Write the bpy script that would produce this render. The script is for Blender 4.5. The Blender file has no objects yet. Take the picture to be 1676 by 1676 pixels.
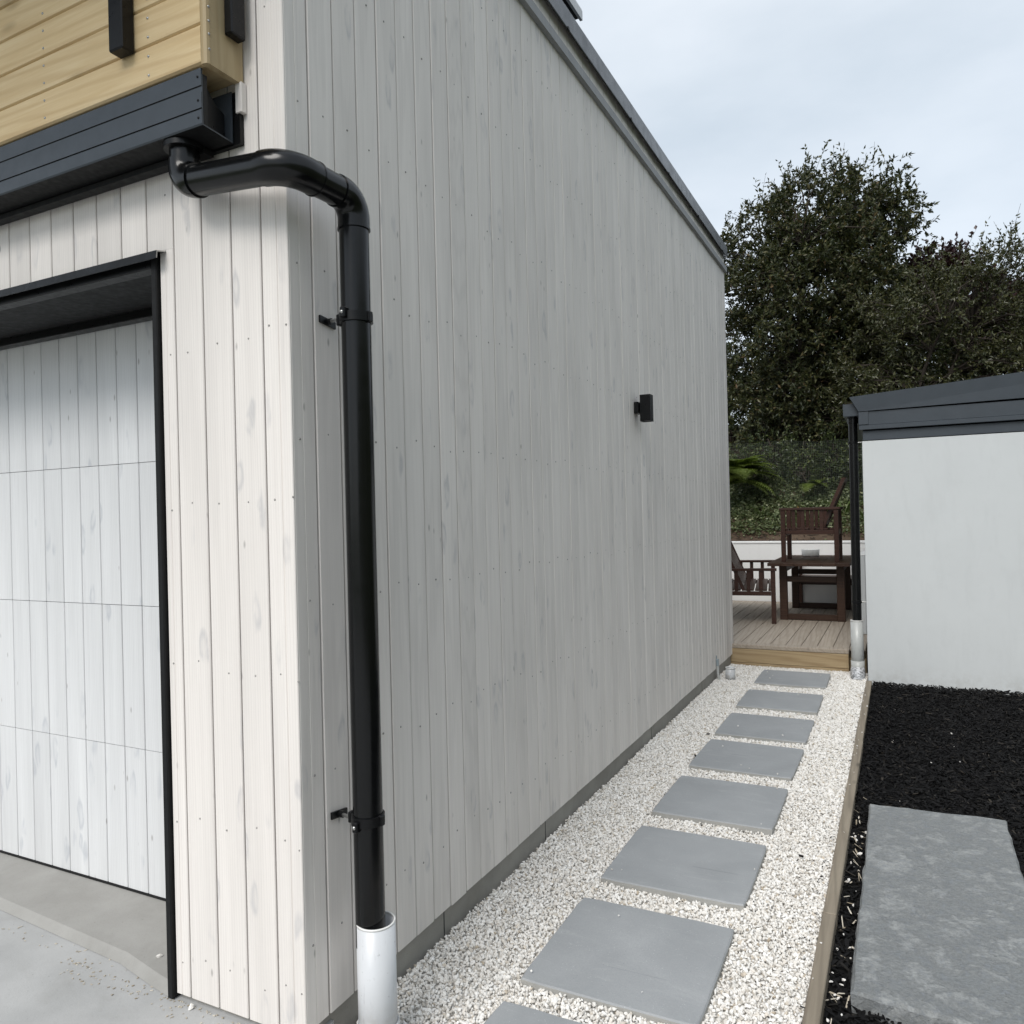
import bpy, math, random
import numpy as np
from mathutils import Vector, Matrix
random.seed(11)
rng = np.random.default_rng(11)
R = math.radians
scn = bpy.context.scene
col = scn.collection

# ------------------------------------------------------------------ camera
F, ROLL, YAW, PITCH = 1259.0, 0.0246, math.atan(634 / 1259.0), 0.0029
cd = bpy.data.cameras.new('camera'); cam = bpy.data.objects.new('camera', cd); col.objects.link(cam)
cd.sensor_width = 36; cd.lens = 36 * F / 1676; cd.clip_start = 0.05; cd.clip_end = 2000
_c, _s = math.cos(YAW), math.sin(YAW)
_fw = Vector((-_s, _c, 0)); _rt = Vector((_c, _s, 0)); _dn = Vector((0, 0, -1))
_cy = _dn * math.cos(ROLL) - _rt * math.sin(ROLL)
_f2 = (_fw * math.cos(PITCH) - _cy * math.sin(PITCH)).normalized()
_cy = (_cy - _f2 * _cy.dot(_f2)).normalized(); _cx = _cy.cross(_f2)
m = Matrix((( _cx.x, -_cy.x, -_f2.x, 0), (_cx.y, -_cy.y, -_f2.y, 0), (_cx.z, -_cy.z, -_f2.z, 1.5), (0, 0, 0, 1)))
cam.matrix_world = m
scn.camera = cam

# ------------------------------------------------------------------ sky, sun, exposure
SUN_EL, SUN_AZ = R(47), R(184)          # azimuth measured clockwise from +Y: behind the camera, to the left
w = bpy.data.worlds.new('World'); scn.world = w; w.use_nodes = True
nt = w.node_tree; nt.nodes.clear()
def wn(t, **k):
    n = nt.nodes.new(t)
    for a, b in k.items(): setattr(n, a, b)
    return n
out = wn('ShaderNodeOutputWorld'); bg = wn('ShaderNodeBackground'); bg.inputs['Strength'].default_value = 0.1
sky = wn('ShaderNodeTexSky'); sky.sky_type = 'NISHITA'; sky.sun_disc = False
sky.sun_elevation = SUN_EL; sky.sun_rotation = SUN_AZ
tc = wn('ShaderNodeTexCoord'); mp = wn('ShaderNodeMapping'); mp.inputs['Scale'].default_value = (1.0, 1.0, 2.6)
n1 = wn('ShaderNodeTexNoise'); n1.inputs['Scale'].default_value = 1.9; n1.inputs['Detail'].default_value = 6; n1.inputs['Roughness'].default_value = .52
rp = wn('ShaderNodeValToRGB')
rp.color_ramp.elements[0].position = .34; rp.color_ramp.elements[0].color = (.575, .64, .695, 1)
rp.color_ramp.elements[1].position = .68; rp.color_ramp.elements[1].color = (.785, .83, .872, 1)
sc_ = wn('ShaderNodeVectorMath', operation='SCALE'); sc_.inputs['Scale'].default_value = 5.75
mx = wn('ShaderNodeMix', data_type='RGBA'); mx.inputs[0].default_value = .86      # an overcast deck hides most of the blue
L = nt.links.new
L(tc.outputs['Generated'], mp.inputs[0]); L(mp.outputs[0], n1.inputs['Vector']); L(n1.outputs[0], rp.inputs[0])
L(rp.outputs[0], sc_.inputs[0]); L(sky.outputs[0], mx.inputs[6]); L(sc_.outputs[0], mx.inputs[7]); L(mx.outputs[2], bg.inputs[0]); L(bg.outputs[0], out.inputs[0])

sl = bpy.data.lights.new('sun', 'SUN'); sl.energy = 1.35; sl.angle = R(34); sl.color = (1, .965, .915)
sun = bpy.data.objects.new('sun', sl); col.objects.link(sun)
sd = Vector((math.sin(SUN_AZ) * math.cos(SUN_EL), math.cos(SUN_AZ) * math.cos(SUN_EL), math.sin(SUN_EL)))
sun.rotation_euler = sd.to_track_quat('Z', 'Y').to_euler(); sun.location = sd * 30
scn.view_settings.view_transform = 'Standard'; scn.view_settings.look = 'None'
scn.view_settings.exposure = 1.08; scn.view_settings.gamma = 1.0
scn.view_settings.use_curve_mapping = False
scn.render.engine = 'CYCLES'
scn.cycles.max_bounces = 5; scn.cycles.diffuse_bounces = 3; scn.cycles.glossy_bounces = 3; scn.cycles.transmission_bounces = 2; scn.cycles.transparent_max_bounces = 4

# ------------------------------------------------------------------ materials
MATS = {}
class NT:
    def __init__(s, name):
        s.m = bpy.data.materials.new(name); s.m.use_nodes = True; s.t = s.m.node_tree; s.b = s.t.nodes['Principled BSDF']; MATS[name] = s.m
    def n(s, t, **k):
        o = s.t.nodes.new(t)
        for a, b in k.items(): setattr(o, a, b)
        return o
    def l(s, a, b): s.t.links.new(a, b)
    def coords(s, rand=True, scale=(1, 1, 1)):
        tc = s.n('ShaderNodeTexCoord'); v = tc.outputs['Object']
        if rand:
            oi = s.n('ShaderNodeObjectInfo'); mu = s.n('ShaderNodeVectorMath', operation='SCALE'); cb = s.n('ShaderNodeCombineXYZ')
            m1 = s.n('ShaderNodeMath', operation='MULTIPLY'); m1.inputs[1].default_value = 31.7
            m2 = s.n('ShaderNodeMath', operation='MULTIPLY'); m2.inputs[1].default_value = 57.3
            m3 = s.n('ShaderNodeMath', operation='MULTIPLY'); m3.inputs[1].default_value = 83.9
            for k, q in enumerate((m1, m2, m3)): s.l(oi.outputs['Random'], q.inputs[0]); s.l(q.outputs[0], cb.inputs[k])
            ad = s.n('ShaderNodeVectorMath', operation='ADD'); s.l(v, ad.inputs[0]); s.l(cb.outputs[0], ad.inputs[1]); v = ad.outputs[0]
        mp = s.n('ShaderNodeMapping'); mp.inputs['Scale'].default_value = scale; s.l(v, mp.inputs[0])
        return mp.outputs[0]
    def noise(s, v, scale, detail=3, rough=.5, dist=0):
        o = s.n('ShaderNodeTexNoise'); o.inputs['Scale'].default_value = scale; o.inputs['Detail'].default_value = detail
        o.inputs['Roughness'].default_value = rough; o.inputs['Distortion'].default_value = dist; s.l(v, o.inputs['Vector']); return o.outputs[0]
    def ramp(s, fac, stops):
        o = s.n('ShaderNodeValToRGB'); e = o.color_ramp.elements
        e[0].position, e[0].color = stops[0][0], (*stops[0][1], 1) if len(stops[0][1]) == 3 else stops[0][1]
        e[1].position, e[1].color = stops[-1][0], (*stops[-1][1], 1)
        for p, c in stops[1:-1]: k = e.new(p); k.color = (*c, 1)
        s.l(fac, o.inputs[0]); return o.outputs[0]
    def g(s, fac, a, b, x=0, y=1): return s.ramp(fac, [(a, (x,) * 3), (b, (y,) * 3)])
    def mix(s, fac, a, b, mode='MIX'):
        o = s.n('ShaderNodeMix', data_type='RGBA', blend_type=mode)
        for sock, v in ((o.inputs[0], fac), (o.inputs[6], a), (o.inputs[7], b)):
            if isinstance(v, (int, float)): sock.default_value = v
            elif isinstance(v, tuple): sock.default_value = (*v, 1)
            else: s.l(v, sock)
        return o.outputs[2]
    def bump(s, h, strength=.3, dist=.002):
        o = s.n('ShaderNodeBump'); o.inputs['Strength'].default_value = strength; o.inputs['Distance'].default_value = dist
        s.l(h, o.inputs['Height']); s.l(o.outputs[0], s.b.inputs['Normal'])
    def set(s, colr=None, rough=None, spec=None, metal=None):
        b = s.b
        for nm, v in (('Base Color', colr), ('Roughness', rough), ('Specular IOR Level', spec), ('Metallic', metal)):
            if v is None: continue
            if isinstance(v, tuple): b.inputs[nm].default_value = (*v, 1)
            elif isinstance(v, (int, float)): b.inputs[nm].default_value = v
            else: s.l(v, b.inputs[nm])
        return s.m

def whitewash(name, c_hi, c_lo, rough=.62, saw=.35):
    """pale stained sawn pine: streaks up the board, cathedral grain, grey blue knots, fine cross saw marks"""
    s = NT(name)
    v = s.coords(True); 
    def st(x, y, z):
        mp = s.n('ShaderNodeMapping'); mp.inputs['Scale'].default_value = (x, y, z); s.l(v, mp.inputs[0]); return mp.outputs[0]
    streak = s.noise(st(48, 48, .9), 1, 3, .5)
    broad = s.noise(st(9, 9, .9), 1, 3, .5)
    c = s.mix(s.g(streak, .32, .72), c_lo, c_hi)
    c = s.mix(s.g(broad, .40, .70, 0, .50), c, tuple(k * .84 for k in c_lo))
    # cathedral figure: distorted bands
    wv = s.n('ShaderNodeTexWave', wave_type='RINGS', rings_direction='Y'); wv.inputs['Scale'].default_value = 1.3; wv.inputs['Distortion'].default_value = 5; wv.inputs['Detail'].default_value = 2
    s.l(st(26, 26, 1.5), wv.inputs['Vector'])
    c = s.mix(s.g(wv.outputs['Fac'], .60, .98, 0, .17), c, tuple(k * .66 for k in c_lo))
    grain = s.noise(st(170, 170, 3.5), 1, 3, .6)
    c = s.mix(s.g(grain, .52, .78, 0, .20), c, tuple(k * .62 for k in c_lo))
    # blue grey smudges round knots
    vo = s.n('ShaderNodeTexVoronoi'); vo.inputs['Scale'].default_value = 1
    wn_ = s.n('ShaderNodeTexNoise'); wn_.inputs['Scale'].default_value = 1; wn_.inputs['Detail'].default_value = 1; s.l(st(30, 30, 9), wn_.inputs['Vector'])
    wa = s.n('ShaderNodeVectorMath', operation='MULTIPLY_ADD'); wa.inputs[1].default_value = (.38, .38, .38); s.l(wn_.outputs['Color'], wa.inputs[0]); s.l(st(13, 13, 4.6), wa.inputs[2]); s.l(wa.outputs[0], vo.inputs['Vector'])
    gate = s.noise(st(6, 6, 2.0), 1, 1, .5); 
    shp = s.noise(st(40, 40, 14), 1, 2, .5)
    k1 = s.ramp(vo.outputs['Distance'], [(0, (.25,) * 3), (.10, (.35,) * 3), (.19, (1,) * 3), (.29, (0,) * 3)])
    kk = s.mix(1.0, s.mix(1.0, k1, s.g(gate, .46, .58), 'MULTIPLY'), s.g(shp, .30, .52), 'MULTIPLY')
    c = s.mix(s.mix(1.0, kk, (.60, .60, .60), 'MULTIPLY'), c, (c_lo[0] * .62, c_lo[1] * .645, c_lo[2] * .69))
    # pin knots
    vo2 = s.n('ShaderNodeTexVoronoi'); vo2.inputs['Scale'].default_value = 1; s.l(st(17, 17, 6.5), vo2.inputs['Vector'])
    c = s.mix(s.mix(1.0, s.g(vo2.outputs['Distance'], .04, .10, .65, 0), s.g(s.noise(st(7, 7, 3), 1, 1), .51, .56), 'MULTIPLY'), c, (.27, .255, .24))
    oi = s.n('ShaderNodeObjectInfo'); tone = s.g(oi.outputs['Random'], 0, 1, .93, 1.0)
    c = s.mix(1.0, c, tone, 'MULTIPLY')
    sawn = s.noise(st(14, 14, 420), 1, 2, .6); fine = s.noise(st(190, 190, 6), 1, 3, .6)
    h = s.mix(.55, sawn, fine)
    s.bump(h, saw, .0016)
    return s.set(c, s.g(streak, .2, .8, rough - .08, rough + .08), .4)
whitewash('whitewash', (.82, .778, .738), (.765, .723, .685))
whitewash('whitewash_door', (.76, .765, .77), (.71, .715, .72), .5, .2)  # board stain made cooler, with sky reflection put into the colour
whitewash('whitewash_batten', (.30, .305, .31), (.26, .265, .27), .55, .2)

def wood(name, hi, lo, dark, axis='x', scale=1.0, rough=.6, knots=.5, bump=.3, ring=.5):
    s = NT(name); v = s.coords(True)
    ax = 'xyz'.index(axis)
    def st(a, b):
        q = [a, a, a]; q[ax] = b
        mp = s.n('ShaderNodeMapping'); mp.inputs['Scale'].default_value = tuple(k * scale for k in q); s.l(v, mp.inputs[0]); return mp.outputs[0]
    warp = s.noise(st(9, 2.2), 1, 2, .5)
    wv = s.n('ShaderNodeTexNoise'); wv.inputs['Scale'].default_value = 1; wv.inputs['Detail'].default_value = 3; wv.inputs['Distortion'].default_value = 1.1; s.l(st(34, 1.9), wv.inputs['Vector'])
    wave = s.n('ShaderNodeTexWave', wave_type='BANDS', bands_direction='DIAGONAL'); wave.inputs['Scale'].default_value = 1.0; wave.inputs['Distortion'].default_value = 9; wave.inputs['Detail'].default_value = 2; wave.inputs['Detail Scale'].default_value = .7
    s.l(st(15, .9), wave.inputs['Vector'])
    c = s.mix(s.g(wv.outputs[0], .33, .68), lo, hi)
    c = s.mix(s.g(wave.outputs['Fac'], .55, 1.0, 0, ring), c, dark)
    c = s.mix(s.g(warp, .45, .75, 0, .4), c, lo)
    vo = s.n('ShaderNodeTexVoronoi'); vo.inputs['Scale'].default_value = 1; s.l(st(9, 3.2), vo.inputs['Vector'])
    c = s.mix(s.mix(1.0, s.g(vo.outputs['Distance'], .03, .17, knots, 0), s.g(s.noise(st(5, 1.5), 1, 1), .48, .54), 'MULTIPLY'), c, tuple(k * .42 for k in dark))
    fine = s.noise(st(260, 9), 1, 3, .6)
    c = s.mix(s.g(fine, .3, .75, 0, .22), c, dark)
    oi = s.n('ShaderNodeObjectInfo'); c = s.mix(1.0, c, s.g(oi.outputs['Random'], 0, 1, .84, 1.0), 'MULTIPLY')
    s.bump(s.mix(.5, fine, wave.outputs['Fac']), bump, .0012)
    return s.set(c, rough, .35)
wood('pine_balcony', (.70, .555, .335), (.62, .465, .255), (.47, .32, .155), 'x', 1, .5, .5, .25, .42)
wood('pine_balcony_up', (.52, .415, .25), (.45, .345, .195), (.34, .24, .12), 'z', 1, .5, .3, .25, .35)
wood('pine_step', (.44, .34, .205), (.36, .265, .15), (.23, .155, .08), 'x', 1, .6, .6, .3, .5)
wood('deck_wood', (.45, .39, .32), (.37, .315, .255), (.26, .21, .165), 'y', 1, .7, .5, .35, .45)
wood('edging_wood', (.33, .285, .22), (.255, .215, .165), (.15, .125, .095), 'y', 1, .75, .8, .4, .4)
wood('stained_wood', (.062, .026, .017), (.046, .020, .013), (.024, .011, .008), 'x', 1.2, .42, .2, .25, .4)
wood('stained_wood_table', (.066, .034, .020), (.046, .023, .014), (.024, .012, .008), 'x', 1.2, .5, .4, .25, .4)

def plain(name, c, rough=.5, spec=.5, metal=0, nscale=20, namt=.12, bump=0, bscale=200, rvar=.08):
    s = NT(name); v = s.coords(True)
    n = s.noise(v, nscale, 4, .55)
    cc = s.mix(s.g(n, .3, .75), tuple(k * (1 - namt) for k in c), c)
    if bump: s.bump(s.noise(v, bscale, 4, .6), bump, .001)
    return s.set(cc, s.g(s.noise(v, nscale * 2.3, 3), .3, .7, max(rough - rvar, .02), rough + rvar), spec, metal)
plain('black_pvc', (.0040, .0043, .0048), .22, .38, 0, 14, .2, 0, 60, .03)
plain('gunmetal', (.046, .056, .068), .36, .42, 0, 9, .12, .02, 40)
plain('gunmetal_cap', (.052, .058, .066), .30, .55, 0, 6, .15, .02, 30)
plain('black_coat', (.0060, .0063, .0070), .34, .25, 0, 20, .15)
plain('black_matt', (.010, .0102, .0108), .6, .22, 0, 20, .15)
plain('steel', (.45, .45, .44), .35, .5, .9, 60, .2)
plain('zinc_nail', (.36, .35, .33), .45, .5, .5, 60, .25)
plain('rubber', (.012, .012, .012), .8, .3, 0, 30, .3, .3, 300)

def concrete(name, hi, lo, stain, rough=.8, bump=.35, fine=180, sscale=2.2, samt=.6):
    s = NT(name); v = s.coords(True)
    a = s.noise(v, 5, 6, .6); b = s.noise(v, fine, 3, .6); st = s.noise(v, sscale, 5, .62, .6)
    c = s.mix(s.g(a, .3, .72), lo, hi); c = s.mix(s.g(st, .52, .78, 0, samt), c, stain)
    c = s.mix(s.g(b, .55, .8, 0, .25), c, tuple(k * .6 for k in lo))
    pv = s.n('ShaderNodeTexVoronoi'); pv.inputs['Scale'].default_value = 46; s.l(v, pv.inputs['Vector'])
    pit = s.mix(1.0, s.g(pv.outputs['Distance'], .05, .12, 1, 0), s.g(s.noise(v, 9, 2), .52, .6), 'MULTIPLY')
    c = s.mix(s.mix(1.0, pit, (.55, .55, .55), 'MULTIPLY'), c, tuple(k * .5 for k in lo))
    s.bump(s.mix(.35, b, s.mix(1.0, s.mix(.5, a, (.5, .5, .5)), pit, 'SUBTRACT')), bump, .002)
    return s.set(c, rough, .35)
plain('board_backing', (.13, .12, .115), .8, .2, 0, 12, .3)  # darkened so the shade in the board grooves is put into the colour
concrete('plinth_concrete', (.36, .345, .315), (.27, .258, .235), (.18, .168, .148))
concrete('drive_concrete', (.43, .435, .435), (.345, .35, .35), (.235, .23, .215), .75, .4, 160, 1.9, .6)
concrete('floor_concrete', (.36, .355, .34), (.29, .285, .27), (.22, .215, .20), .8, .4, 140, 2.6, .6)

def slabmat(name, hi, lo, pale, rough=.55, k=1.0):
    s = NT(name); v = s.coords(True)
    a = s.noise(v, 3.2, 6, .62, .5); b = s.noise(v, 240, 3, .6)
    mp = s.n('ShaderNodeMapping'); mp.inputs['Scale'].default_value = (2.6, 9, 4); mp.inputs['Rotation'].default_value = (0, 0, .5); s.l(v, mp.inputs[0])
    tr = s.noise(mp.outputs[0], 1.6, 5, .65, 1.2)
    c = s.mix(s.g(a, .30, .74), lo, hi)
    c = s.mix(s.g(tr, .57, .80, 0, .42 * k), c, pale)
    sp = s.n('ShaderNodeTexVoronoi'); sp.inputs['Scale'].default_value = 95; s.l(v, sp.inputs['Vector'])
    dust = s.mix(1.0, s.g(sp.outputs['Distance'], .07, .17, .8, 0), s.g(s.noise(v, 14, 2), .50, .60), 'MULTIPLY')
    c = s.mix(dust, c, tuple(min(1, q * 1.35) for q in pale))
    c = s.mix(s.g(b, .35, .7, 0, .35), c, tuple(q * .80 for q in lo))
    pit = s.n('ShaderNodeTexVoronoi'); pit.inputs['Scale'].default_value = 60; s.l(v, pit.inputs['Vector'])
    c = s.mix(s.mix(1.0, s.g(pit.outputs['Distance'], .05, .11, .7, 0), s.g(s.noise(v, 5, 2), .52, .6), 'MULTIPLY'), c, tuple(q * .55 for q in lo))
    # a few scuffs: thin stretched noise
    mp2 = s.n('ShaderNodeMapping'); mp2.inputs['Scale'].default_value = (2.5, 60, 10); mp2.inputs['Rotation'].default_value = (0, 0, -.25); s.l(v, mp2.inputs[0])
    sf = s.noise(mp2.outputs[0], 1.0, 2, .5)
    c = s.mix(s.g(sf, .70, .76, 0, .35), c, tuple(q * .62 for q in lo))
    s.bump(s.mix(.4, b, a), .22, .002)
    return s.set(c, s.g(a, .3, .7, rough - .08, rough + .1), .45)
slabmat('paver', (.345, .357, .367), (.272, .284, .294), (.43, .438, .443), .62, 1.35)
slabmat('paver_edge', (.42, .41, .385), (.33, .33, .315), (.52, .51, .48), .7)
def bluestone():
    s = NT('bluestone'); v = s.coords(False)
    a = s.noise(v, 9, 9, .76, .3); b = s.noise(v, 38, 6, .7, .5); n = s.noise(v, 110, 5, .7)
    c = s.mix(s.g(a, .36, .64), (.19, .203, .208), (.33, .34, .338))
    c = s.mix(s.g(b, .50, .62, 0, .5), c, (.21, .23, .255)); c = s.mix(s.g(n, .42, .68, 0, .45), c, (.13, .135, .135))
    s.bump(s.mix(.5, s.mix(.4, s.g(a, .45, .55), s.g(b, .45, .6)), n), .9, .008)
    s.set(c, .75, .35)
bluestone()
plain('rock_dark', (.06, .062, .06), .75, .4, 0, 30, .4, .5, 60)

def pvc(name, c, grime):
    s = NT(name); v = s.coords(True); a = s.noise(v, 16, 4); sp = s.noise(v, 55, 2, .5)
    cc = s.mix(s.g(a, .35, .75, 0, .35), c, grime); cc = s.mix(s.g(sp, .70, .76, 0, .5), cc, (.12, .12, .12))
    sx = s.n('ShaderNodeSeparateXYZ'); s.l(s.n('ShaderNodeTexCoord').outputs['Object'], sx.inputs[0])
    cc = s.mix(s.mix(1.0, s.g(sx.outputs[2], .03, .16, .6, 0), s.g(s.noise(v, 38, 4, .6), .42, .62), 'MULTIPLY'), cc, (.34, .32, .285))
    mp = s.n('ShaderNodeMapping'); mp.inputs['Scale'].default_value = (30, 30, 5); s.l(v, mp.inputs[0])
    cc = s.mix(s.g(s.noise(mp.outputs[0], 3, 3, .6), .62, .74, 0, .4), cc, tuple(k * .7 for k in grime))
    return s.set(cc, s.g(a, .3, .7, .25, .42), .5)
pvc('white_pvc', (.60, .615, .635), (.50, .515, .535))
pvc('grey_pvc', (.46, .475, .465), (.38, .39, .38))
pvc('white_pvc_rim', (.78, .78, .76), (.7, .7, .68))
pvc('blue_pvc', (.26, .31, .335), (.22, .25, .27))
def tape():
    s = NT('silver_tape'); v = s.coords(True); a = s.noise(v, 40, 3, .6, 1)
    s.bump(a, .6, .004); s.set(s.mix(s.g(a, .40, .62), (.16, .165, .17), (.66, .67, .69)), .35, .5)
tape()
def plaster(name, c, d):
    s = NT(name); v = s.coords(False); a = s.noise(v, 2.0, 5, .6); b = s.noise(v, 320, 3, .6); e = s.noise(v, 11, 4, .6)
    cc = s.mix(s.g(a, .3, .75), d, c); cc = s.mix(s.g(e, .56, .8, 0, .12), cc, tuple(k * .75 for k in d))
    sx = s.n('ShaderNodeSeparateXYZ'); s.l(v, sx.inputs[0])
    dirt = s.mix(1.0, s.g(sx.outputs[2], .0, .16, .30, 0), s.g(s.noise(v, 22, 5, .65), .40, .66), 'MULTIPLY')
    cc = s.mix(dirt, cc, (.30, .285, .26))
    mp = s.n('ShaderNodeMapping'); mp.inputs['Scale'].default_value = (5, 5, 1.1); s.l(v, mp.inputs[0]); stn = s.noise(mp.outputs[0], 2.2, 5, .6)
    cc = s.mix(s.g(stn, .52, .75, 0, .16), cc, tuple(k * .72 for k in d))
    s.bump(s.mix(.6, e, b), .30, .003); s.set(cc, .8, .3)
plaster('white_plaster', (.575, .60, .61), (.545, .57, .58))
plaster('white_cap', (.80, .80, .79), (.76, .76, .75))
plain('ceramic', (.72, .72, .70), .3, .5, 0, 8, .05)

def stones(name, ramp, rough=.8, spec=.3):
    s = NT(name); g = s.n('ShaderNodeNewGeometry'); v = s.coords(False)
    c = s.ramp(g.outputs['Random Per Island'], ramp); n = s.noise(v, 160, 4, .6)
    c = s.mix(s.g(n, .35, .75, 0, .22), c, s.mix(1.0, c, (.66, .63, .58), 'MULTIPLY')); s.bump(n, .35, .0015); s.set(c, rough, spec)
stones('gravel_white', [(0, (.52, .485, .43)), (.12, (.69, .66, .615)), (.35, (.775, .752, .715)), (.7, (.82, .803, .772)), (.9, (.84, .83, .81)), (.97, (.68, .63, .56)), (1, (.46, .39, .30))])
stones('gravel_base', [(0, (.62, .595, .55)), (1, (.62, .595, .55))])
stones('mulch', [(0, (.0055, .0055, .006)), (.8, (.010, .010, .0105)), (.96, (.020, .0187, .0175)), (1, (.05, .044, .037))], .7, .12)
stones('mulch_base', [(0, (.007, .007, .007)), (1, (.008, .008, .008))], .9)
stones('chip_pale', [(0, (.30, .25, .18)), (1, (.62, .58, .50))])
def soil():
    s = NT('soil'); v = s.coords(False); a = s.noise(v, 4, 6, .65); b = s.noise(v, 34, 5, .65)
    c = s.mix(s.g(a, .3, .7), (.060, .040, .027), (.115, .082, .058)); c = s.mix(s.g(b, .5, .75, 0, .7), c, (.036, .026, .018))
    s.bump(s.mix(.5, a, b), 1.0, .03); s.set(c, .9, .2)
soil()
def grass():
    s = NT('ground_earth'); v = s.coords(False); a = s.noise(v, .4, 6, .6)
    s.set(s.mix(s.g(a, .3, .7), (.05, .065, .025), (.075, .085, .035)), .9, .2)
grass()
def leaf(name, cols, rough=.38, trans=.18, spec=.5):
    s = NT(name); g = s.n('ShaderNodeNewGeometry'); c = s.ramp(g.outputs['Random Per Island'], cols)
    s.set(c, rough, spec)
    tr = s.n('ShaderNodeBsdfTranslucent'); mx = s.n('ShaderNodeMixShader'); mx.inputs[0].default_value = trans
    s.l(s.mix(1.0, c, (1.1, 1.25, .6), 'MULTIPLY'), tr.inputs[0]); s.l(s.b.outputs[0], mx.inputs[1]); s.l(tr.outputs[0], mx.inputs[2])
    o = [n for n in s.t.nodes if n.type == 'OUTPUT_MATERIAL'][0]; s.l(mx.outputs[0], o.inputs[0])
leaf('leaf_camellia', [(0, (.020, .028, .012)), (.45, (.038, .046, .018)), (.8, (.066, .070, .026)), (.95, (.10, .092, .036)), (1, (.11, .07, .032))], .42, .15, .35)
leaf('leaf_light', [(0, (.030, .036, .013)), (.6, (.052, .057, .020)), (1, (.085, .082, .030))])
leaf('leaf_purple', [(0, (.022, .010, .012)), (.7, (.034, .014, .016)), (1, (.055, .022, .022))])
leaf('leaf_dark', [(0, (.030, .043, .017)), (.6, (.055, .075, .028)), (.9, (.105, .13, .042)), (1, (.18, .20, .07))])
leaf('leaf_ivy', [(0, (.065, .09, .038)), (.5, (.125, .155, .072)), (.9, (.21, .235, .13)), (1, (.32, .32, .19))], .45, .2)
leaf('leaf_fern', [(0, (.075, .11, .02)), (.6, (.12, .16, .032)), (1, (.17, .20, .05))], .5, .3)
leaf('leaf_strap', [(0, (.055, .085, .022)), (.7, (.09, .125, .035)), (1, (.14, .165, .055))], .4, .25)
plain('bark', (.058, .047, .038), .9, .2, 0, 18, .45, .8, 60)
plain('wire_green', (.11, .13, .11), .6, .3, 0, 30, .3)
plain('dead_leaf', (.36, .20, .06), .7, .3, 0, 30, .3)

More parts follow.
